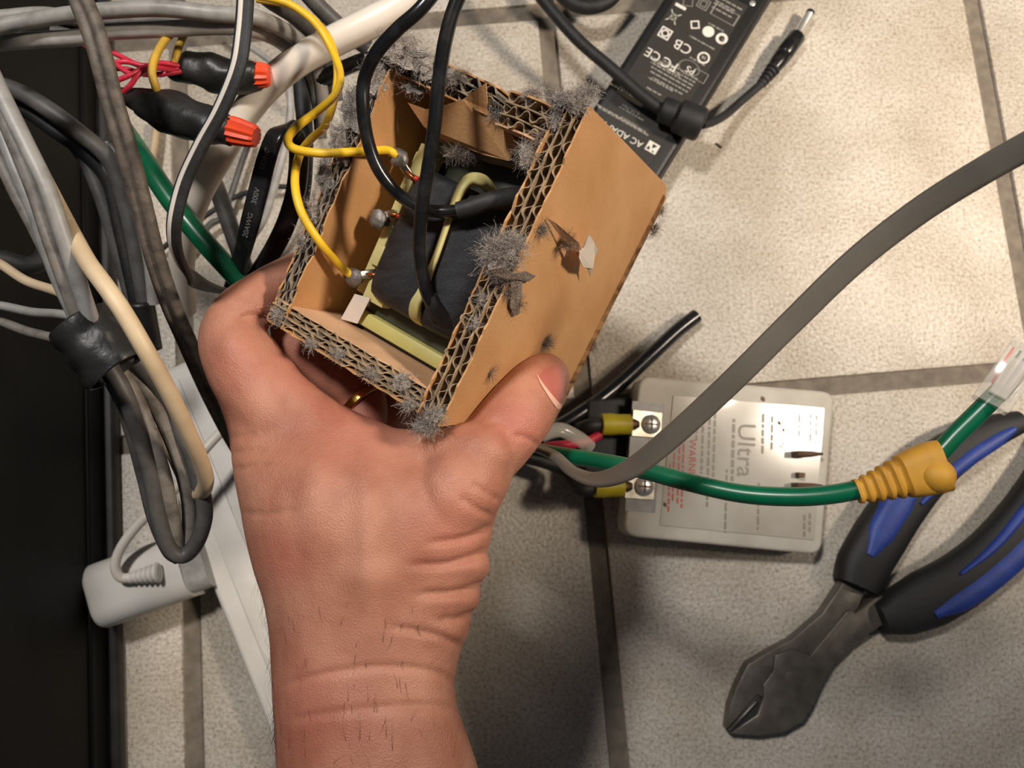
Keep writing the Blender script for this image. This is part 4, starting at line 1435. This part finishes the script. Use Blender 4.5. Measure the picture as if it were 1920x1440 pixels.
# its output cord with ferrite and barrel plug
cord = thing('adapter_cord', F(1270, 225, 0), 'black adapter cord with ferrite bead and silver barrel plug', 'cord')
ZF = ZA + 0.0115
c1_ = [(965, -80, .05), (1000, -25, .05), (1035, 20, .05), (1085, 76, .048), (1150, 132, .046), (1200, 176, .044), (1240, 207, ZF)]
cable('cord', c1_, 0.0042, M_BLACKMATTE, parent=cord)
a, b = F(1238, 203, ZF), F(1318, 236, ZF)
L = np.linalg.norm(b - a)
fe = sharp(mesh_obj('ferrite_bead', *lathe(a, b, [(0, .0045), (.0008, .0078), (.002, .0088), (L * .36, .0088), (L * .38, .0082), (L * .40, .0104), (L * .44, .0115), (L * .92, .0115), (L * .97, .0106), (L, .0085)], 28), M_BLACKMATTE, cord, False), 40)
mesh_obj('collar', *lathe(a + (b - a) * .37, a + (b - a) * .40, [(0, .0092), (.0008, .0098), (.0014, .0092)], 24), M_BLACKWIRE, fe, False)
cable('cord', [(1316, 234, ZF), (1338, 228, .034), (1362, 214, .022), (1392, 188, .014), (1420, 164, .0105), (1432, 154, .0095)], 0.0030, M_BLACKMATTE, parent=cord)
a, b = F(1426, 159, .0095), F(1452, 126, .0095)
L = np.linalg.norm(b - a)
prof = []
for k in range(5):
    t0 = L * k / 5
    r0 = .0038 + .0004 * k
    prof += [(t0, r0 * .72), (t0 + L * .05, r0), (t0 + L * .12, r0), (t0 + L * .16, r0 * .72)]
sharp(mesh_obj('strain_relief', *lathe(a, b, prof, 16), M_BLACKMATTE, cord, False), 30)
a, b = F(1448, 131, .0095), F(1496, 66, .0095)
L = np.linalg.norm(b - a)
sharp(mesh_obj('plug_body', *lathe(a, b, [(0, .0046), (L * .2, .0058), (L * .42, .0064), (L * .44, .0060), (L * .47, .0064), (L * .96, .0062), (L, .0054)], 22), M_BLACKWIRE, cord, False), 40)
a, b = F(1494, 69, .0095), F(1521, 20, .0095)
L = np.linalg.norm(b - a)
tip = sharp(mesh_obj('barrel', *lathe(a, b, [(0, .0030), (L * .86, .0030), (L * .87, .0031)], 20), M_CHROME, cord, False, 'silver metal barrel'), 40)
sharp(mesh_obj('barrel_end', *lathe(a + (b - a) * .865, b, [(0, .0031), (L * .10, .0031), (L * .13, .0024)], 20), M_BLACKMATTE, tip, False), 40)
cable('black_cable', [(1020, -60, .03), (1048, -15, .03), (1078, 8, .03), (1108, 13, .03), (1140, 2, .03), (1170, -30, .03)], 0.0052, M_BLACKMATTE, 'bend of dark cable dipping into the top edge of the picture')

# ------------------------------------------------------------------ surge module with screw terminals
TLp, TRp, BRp, BLp = F(1200, 704, .041), F(1566, 735, .023), F(1540, 1041, .022), F(1169, 1005, .040)
mx = (TRp - TLp)
mx /= np.linalg.norm(mx)
my = BLp - TLp
my -= mx * (my @ mx)
my /= np.linalg.norm(my)
mz = np.cross(my, mx)
mod = thing('surge_module', (TLp + BRp) / 2 * np.array([1, 1, 0]), 'white plug-in module with printed label and screw terminals on the floor', 'module')


def MP(px, py, up=0.0):
    r = ray(px, py)
    nn = np.cross(mx, my)
    t = ((TLp - C0) @ nn) / (r @ nn)
    return C0 + r * t + mz * up


if mz[2] < 0:
    mz = -mz


def mslab(name, poly, up0, up1, m, parent, bev=0.0, seg=3, label=None, round_=0.0):
    pts = [MP(x, y) for x, y in poly]
    if round_:
        out = []
        kk = len(pts)
        for i in range(kk):
            p, a, b = pts[i], pts[i - 1], pts[(i + 1) % kk]
            da, db = (a - p) / np.linalg.norm(a - p), (b - p) / np.linalg.norm(b - p)
            for t in np.linspace(0, 1, 6):
                q0, q1 = p + da * round_ * (1 - t), p + db * round_ * t
                out.append(q0 * (1 - t) + q1 * t if True else p)
        pts = out
    kk = len(pts)
    V = [p + mz * up0 for p in pts] + [p + mz * up1 for p in pts]
    o = mesh_obj(name, V, [tuple(range(kk))[::-1], tuple(range(kk, 2 * kk))] + [(i, (i + 1) % kk, kk + (i + 1) % kk, kk + i) for i in range(kk)], m, parent, False, label)
    if bev:
        bevel(o, bev, seg)
    else:
        sharp(o, 30)
    return o


mslab('body', [(1199, 704), (1566, 735), (1541, 1041), (1169, 1005)], -0.020, 0.0, M_MODULE, mod, 0.0022, 3, round_=0.009)
mslab('rear_housing', [(1110, 745), (1200, 740), (1182, 930), (1100, 925)], -0.024, -0.012, M_BLACKMATTE, mod, 0.002)
mlab = mslab('label', [(1262, 741), (1545, 765), (1526, 1013), (1236, 985)], -0.0003, 0.0006, M_MODLABEL, mod, 0.0002, 1, 'glossy printed label')
mslab('terminal_recess', [(1186, 752), (1246, 757), (1228, 962), (1172, 957)], -0.0004, 0.0003, M_GREYLT, mod)
for (sx, sy) in ((1219, 796), (1206, 912)):
    t = mslab('terminal_plate', [(sx - 33, sy - 28), (sx + 22, sy - 22), (sx + 19, sy + 26), (sx - 36, sy + 22)], 0.0003, 0.0016, M_TIN, mod, 0.0003, 1)
    p = MP(sx, sy, 0.0015)
    s = sharp(mesh_obj('screw', *lathe(p, p + mz * .0025, [(0, .0062), (.0010, .0062), (.0020, .0048), (.0025, .0022)], 20), M_CHROME, t, False), 40)
    for dd in (mx, my):
        e = np.cross(mz, dd)
        mesh_obj('slot', *hexa([p + mz * .0021 + a for a in (-dd * .004 - e * .0006, dd * .004 - e * .0006, dd * .004 + e * .0006, -dd * .004 + e * .0006)],
                               [p + mz * .0027 + a for a in (-dd * .004 - e * .0006, dd * .004 - e * .0006, dd * .004 + e * .0006, -dd * .004 + e * .0006)]), M_BROWN, t, False)
    bx0, bx1 = MP(sx - 94, sy + 0, 0.0015), MP(sx - 38, sy + 0, 0.0015)
    L = np.linalg.norm(bx1 - bx0)
    cr = sharp(mesh_obj('crimp_terminal', *lathe(bx0, bx1, [(0, .0062), (.0006, .0070), (L * .35, .0072), (L * .6, .0066), (L * .98, .0066), (L, .0060)], 18), M_YELLOWCRIMP, mod, False, 'yellow crimp sleeve'), 40)
    mesh_obj('copper_strands', *lathe(bx1 - (bx1 - bx0) * .02, MP(sx - 22, sy, 0.0022), [(0, .0040), (.003, .0036), (.006, .002)], 10), M_BROWN, cr, False)
for py in (852, 911):
    mslab('prong', [(1482, py - 6), (1510, py - 5), (1530, py - 2), (1530, py + 2), (1508, py + 6), (1482, py + 5)], 0.0004, 0.010, M_BROWN, mod, 0.0006, 2)
mslab('ground_pin', [(1490, 886), (1502, 887), (1500, 896), (1490, 895)], 0.0004, 0.006, M_BROWN, mod)
# print: lines run down the picture (text right = my, text up = mx)
tg, tred = [], []
for s, x, y, size, dst in (('Ultra', 1384, 792, .0170, tg), ('WARNING', 1292, 822, .0068, tred), ('CAUTION', 1462, 775, .0050, tg)):
    dst.append(text_geo(s, size, MP(x, y, 0.0008), my, mx))


def Mrow(px, py, L_, h, dst, seed):
    r = random.Random(seed)
    o_ = MP(px, py, 0.00075)
    t = 0
    while t < L_:
        w = min(r.uniform(.002, .006), L_ - t)
        dst.append(([o_ + my * t, o_ + my * (t + w), o_ + my * (t + w) + mx * h, o_ + my * t + mx * h], [(0, 1, 2, 3)]))
        t += w + .0011


for i, (px, py, L_, h, dst) in enumerate([(1528, 778, .016, .0016, tg), (1517, 776, .020, .0016, tg), (1496, 776, .017, .0016, tg), (1445, 780, .022, .0016, tg), (1428, 776, .026, .0016, tg), (1372, 785, .05, .0022, tg), (1338, 768, .055, .0016, tg), (1328, 775, .06, .0016, tg), (1316, 772, .04, .0016, tg),
                                          (1280, 820, .045, .0012, tred), (1272, 826, .04, .0012, tred), (1262, 850, .03, .0012, tred), (1254, 870, .03, .0012, tred), (1305, 770, .02, .0012, tg), (1505, 965, .014, .0018, tg), (1515, 962, .012, .0018, tg), (1360, 880, .04, .0014, tg), (1420, 905, .03, .0014, tg)]):
    Mrow(px, py, L_, h, dst, i + 50)
mesh_obj('grey_print', *join(tg), M_MODPRINT, mlab, False, kind='stuff')
mesh_obj('red_print', *join(tred), M_MODRED, mlab, False, 'red warning lettering', kind='stuff')
for x, y, r in ((1430, 748, 5), (1460, 793, 5), (1468, 806, 4), (1568, 848, 6), (1246, 946, 5)):
    p = MP(x, y, .0008)
    if x < 1560:
        mslab('grime', [(x - r * .5, y - r), (x + r * .6, y - r * .3), (x + r * .5, y + r), (x - r * .6, y + r * .4)], .0004, .0011, M_BROWN, mod)
# cords behind the module
cable('black_cable', [(960, 850, .03), (1020, 815, .03), (1080, 781, .028), (1150, 730, .022), (1220, 666, .014), (1270, 620, .010), (1306, 592, .008)], 0.0050, M_BLACKWIRE, 'stub of black cable with a cut end pointing up right of the hand')
for (sx, sy), lb in (((1219, 796), 'black wire to the upper yellow crimp sleeve'), ((1206, 912), 'black wire to the lower yellow crimp sleeve')):
    cable('black_wire', [MP(sx - 90, sy, .0015), MP(sx - 120, sy + 4, .001), F(sx - 150, 830 + (sy - 830) * .6, .025), F(980, 840 + (sy - 850) * .25, .03), F(900, 850, .03)], 0.0046, M_BLACKMATTE, lb, 'wire', world=True, group='black wires of the module')
cable('red_wire', [(1020, 838, .05), (1060, 834, .05), (1098, 828, .048), (1125, 815, .044)], 0.0030, M_RED, 'short red wire showing beside the thumb', 'wire')
cable('clear_cable', [(1015, 815, .08), (1050, 806, .08), (1085, 822, .076), (1105, 838, .07)], 0.0045, M_CLEAR, 'clear plastic sleeve beside the thumb')

# ------------------------------------------------------------------ diagonal cutters
cut = thing('diagonal_cutters', F(1500, 1280, 0), 'diagonal cutting pliers with blue and black grips on the floor', 'pliers')


def cprism(name, poly, z0, z1, m, bev=0.001, parent=None, label=None, seg=2):
    o = mesh_obj(name, *prism([F(x, y, z1) for x, y in poly], z0, z1), m, parent or cut, False, label)
    return bevel(o, bev, seg)


j1 = cprism('jaw', [(1362, 1370), (1368, 1325), (1380, 1290), (1402, 1246), (1452, 1216), (1484, 1200), (1542, 1150), (1582, 1088), (1632, 1088), (1609, 1142), (1560, 1192), (1524, 1236), (1500, 1262), (1462, 1290), (1436, 1310), (1420, 1304)], 0.001, 0.0125, M_STEEL, 0.0012)
j2 = cprism('jaw', [(1453, 1228), (1487, 1217), (1520, 1229), (1588, 1146), (1598, 1143), (1604, 1150), (1640, 1122), (1662, 1116), (1665, 1166), (1600, 1210), (1564, 1246), (1542, 1285), (1526, 1323), (1508, 1352), (1470, 1374), (1420, 1380), (1368, 1376), (1420, 1340), (1432, 1308), (1431, 1284), (1450, 1258)], 0.003, 0.0145, M_STEEL, 0.0010)
cprism('cutting_edge', [(1363, 1371), (1404, 1322), (1421, 1302), (1434, 1312), (1448, 1345), (1460, 1366), (1420, 1379)], 0.006, 0.0135, M_STEELDARK, 0.0008, j2)
cprism('cutting_edge', [(1366, 1370), (1372, 1373), (1424, 1318), (1418, 1314)], 0.011, 0.0148, M_STEELEDGE, 0.0006, j2, 'bright ground edge')
p = F(1490, 1275, .0145)
sharp(mesh_obj('rivet', *lathe(p - np.array([0, 0, .002]), p + np.array([0, 0, .0004]), [(0, .0062), (.0022, .0062), (.0024, .0056)], 28), M_STEEL, cut, False), 40)


def grip(name, path, hw, zc, hh, m, parent, label=None, rnd=0.75):
    c = catmull(pts3([(x, y, zc) for x, y in path]), 8)
    sc = interp_list([w * (H - zc) / FPX for w in hw], 8, len(c))
    sec = [(math.copysign(abs(math.cos(a)) ** rnd, math.cos(a)), math.copysign(abs(math.sin(a)) ** rnd, math.sin(a))) for a in np.linspace(0, 2 * math.pi, 21)[:-1]]
    v, f = sweep(c, sec, [(s, hh) for s in sc], (0, 0, 1.0))
    return sharp(mesh_obj(name, v, f, m, parent, True, label), 50)


h1 = [(1603, 1098), (1618, 1060), (1650, 1005), (1690, 945), (1735, 890), (1790, 845), (1850, 812), (1906, 792)]
g1 = grip('handle', h1, [40, 47, 48, 46, 44, 40, 33, 22], .013, .0115, M_BLACKGRIP, cut)
grip('grip_insert', [(1622, 1040), (1646, 1000), (1680, 945), (1712, 905)], [12, 30, 32, 12], .0165, .0092, M_BLUE, g1, 'blue grip insert')
grip('grip_insert', [(1716, 945), (1760, 900), (1810, 858), (1860, 825), (1890, 806)], [6, 14, 18, 17, 8], .0165, .0092, M_BLUE, g1, 'blue grip insert')
h2 = [(1648, 1160), (1690, 1145), (1740, 1122), (1800, 1088), (1860, 1040), (1915, 978), (1965, 905), (2010, 820)]
g2 = grip('handle', h2, [28, 44, 52, 50, 48, 46, 44, 36], .013, .0115, M_BLACKGRIP, cut)
grip('grip_insert', [(1742, 1150), (1790, 1124), (1850, 1082), (1915, 1022), (1970, 945)], [10, 24, 26, 26, 10], .0160, .0095, M_BLUE, g2, 'blue grip insert')
grip('grip_insert', [(1790, 1075), (1850, 1028), (1905, 965), (1950, 895)], [4, 10, 12, 6], .0175, .0085, M_BLUE, g2, 'blue grip insert')

# ------------------------------------------------------------------ ethernet cable with boot and plug, flat grey cable
eth = thing('ethernet_cable', F(1400, 925, .24), 'green network cable with loose yellow boot and clear plug above the cutters', 'cable')
cable('cable', [(900, 840, .19), (980, 842, .205), (1050, 853, .22), (1120, 864, .232), (1200, 880, .244), (1290, 904, .254), (1380, 924, .261), (1460, 931, .266), (1540, 929, .27), (1620, 915, .273), (1700, 886, .276), (1750, 858, .278), (1792, 815, .28), (1832, 776, .282), (1866, 742, .284), (1880, 728, .285)], 0.0034, M_GREEN, parent=eth)
bc = catmull(pts3([(1606, 922, .273), (1640, 912, .274), (1675, 900, .275), (1712, 888, .276), (1745, 878, .277), (1768, 872, .278)]), 8)
prof = interp_list([.0042, .0054, .0066, .0082, .0090, .0088], 8, len(bc))
bs = []
for i in range(len(bc)):
    s = prof[i]
    if i < 20 and i % 4 in (2, 3):
        s *= 0.84
    bs.append((s, s * 0.86))
boot = sharp(mesh_obj('boot', *sweep(bc, rrect(1, 1, 0.62, 4), bs, (0, 0, 1.0)), M_BOOT, eth, True, 'yellow-orange rubber boot'), 28)
p = F(1752, 892, .2795)
bm = bmesh.new()
bmesh.ops.create_uvsphere(bm, u_segments=18, v_segments=12, radius=1.0)
V = [p + np.array([v.co.x * .0068, v.co.y * .0062, v.co.z * .0066]) for v in bm.verts]
Fc = [tuple(v.index for v in f.verts) for f in bm.faces]
bm.free()
mesh_obj('latch_hood', V, Fc, M_BOOT, boot, True)
# clear plug
pa, pb = F(1858, 756, .285), F(1920, 668, .289)
pdv = pb - pa
PLn = np.linalg.norm(pdv)
pdv /= PLn
up = np.array([-0.35, 0.1, 1.0])
up -= pdv * (up @ pdv)
up /= np.linalg.norm(up)
sd = np.cross(pdv, up)


def pbox(t0, t1, s0, s1, z0, z1):
    g = lambda t, s, z: pa + pdv * t + sd * s + up * z
    return hexa([g(t0, s0, z0), g(t1, s0, z0), g(t1, s1, z0), g(t0, s1, z0)], [g(t0, s0, z1), g(t1, s0, z1), g(t1, s1, z1), g(t0, s1, z1)])


plug = bevel(mesh_obj('plug', *pbox(-.001, .0215, -.0059, .0059, -.0040, .0040), M_CLEAR, eth, False, 'clear plastic plug'), 0.0006, 2)
bevel(mesh_obj('latch', *pbox(.002, .016, -.0030, .0030, .0050, .0062), M_CLEAR, plug, False), 0.0004, 1)
for k in range(8):
    s = -.0040 + k * .00115
    mesh_obj('conductor', *sweep(np.array([pa + pdv * .006 + sd * s * .8, pa + pdv * .013 + sd * s, pa + pdv * .020 + sd * s]), circ(.00045, 6)), (M_ORANGE, M_WHITE, M_GREEN, M_WHITE, M_BLUE, M_WHITE, M_BROWN, M_WHITE)[k], plug, True)

ribbon('flat_grey_cable', [(930, 850, .190), (985, 838, .216), (1035, 852, .238), (1075, 884, .252), (1120, 898, .264), (1180, 880, .277), (1255, 823, .290), (1365, 722, .304), (1480, 608, .316), (1600, 492, .328), (1720, 398, .34), (1840, 322, .352), (1960, 255, .364), (2100, 180, .378)],
       0.0076, 0.0024, M_FLATGREY, 'flat grey cable sweeping from behind the thumb to the right edge', twist=[-65, -65, -62, -58, -48, -28, -8, 0, 0, 0, 0, 0, 0, 0])

# small dark crumb on the floor
mesh_obj('crumb', *prism([F(1340, 270), F(1344, 269), F(1354, 277), F(1352, 279)], 0.0001, 0.0012), M_BROWN, None, False, 'tiny dark sliver of debris on the bare tile', 'debris')
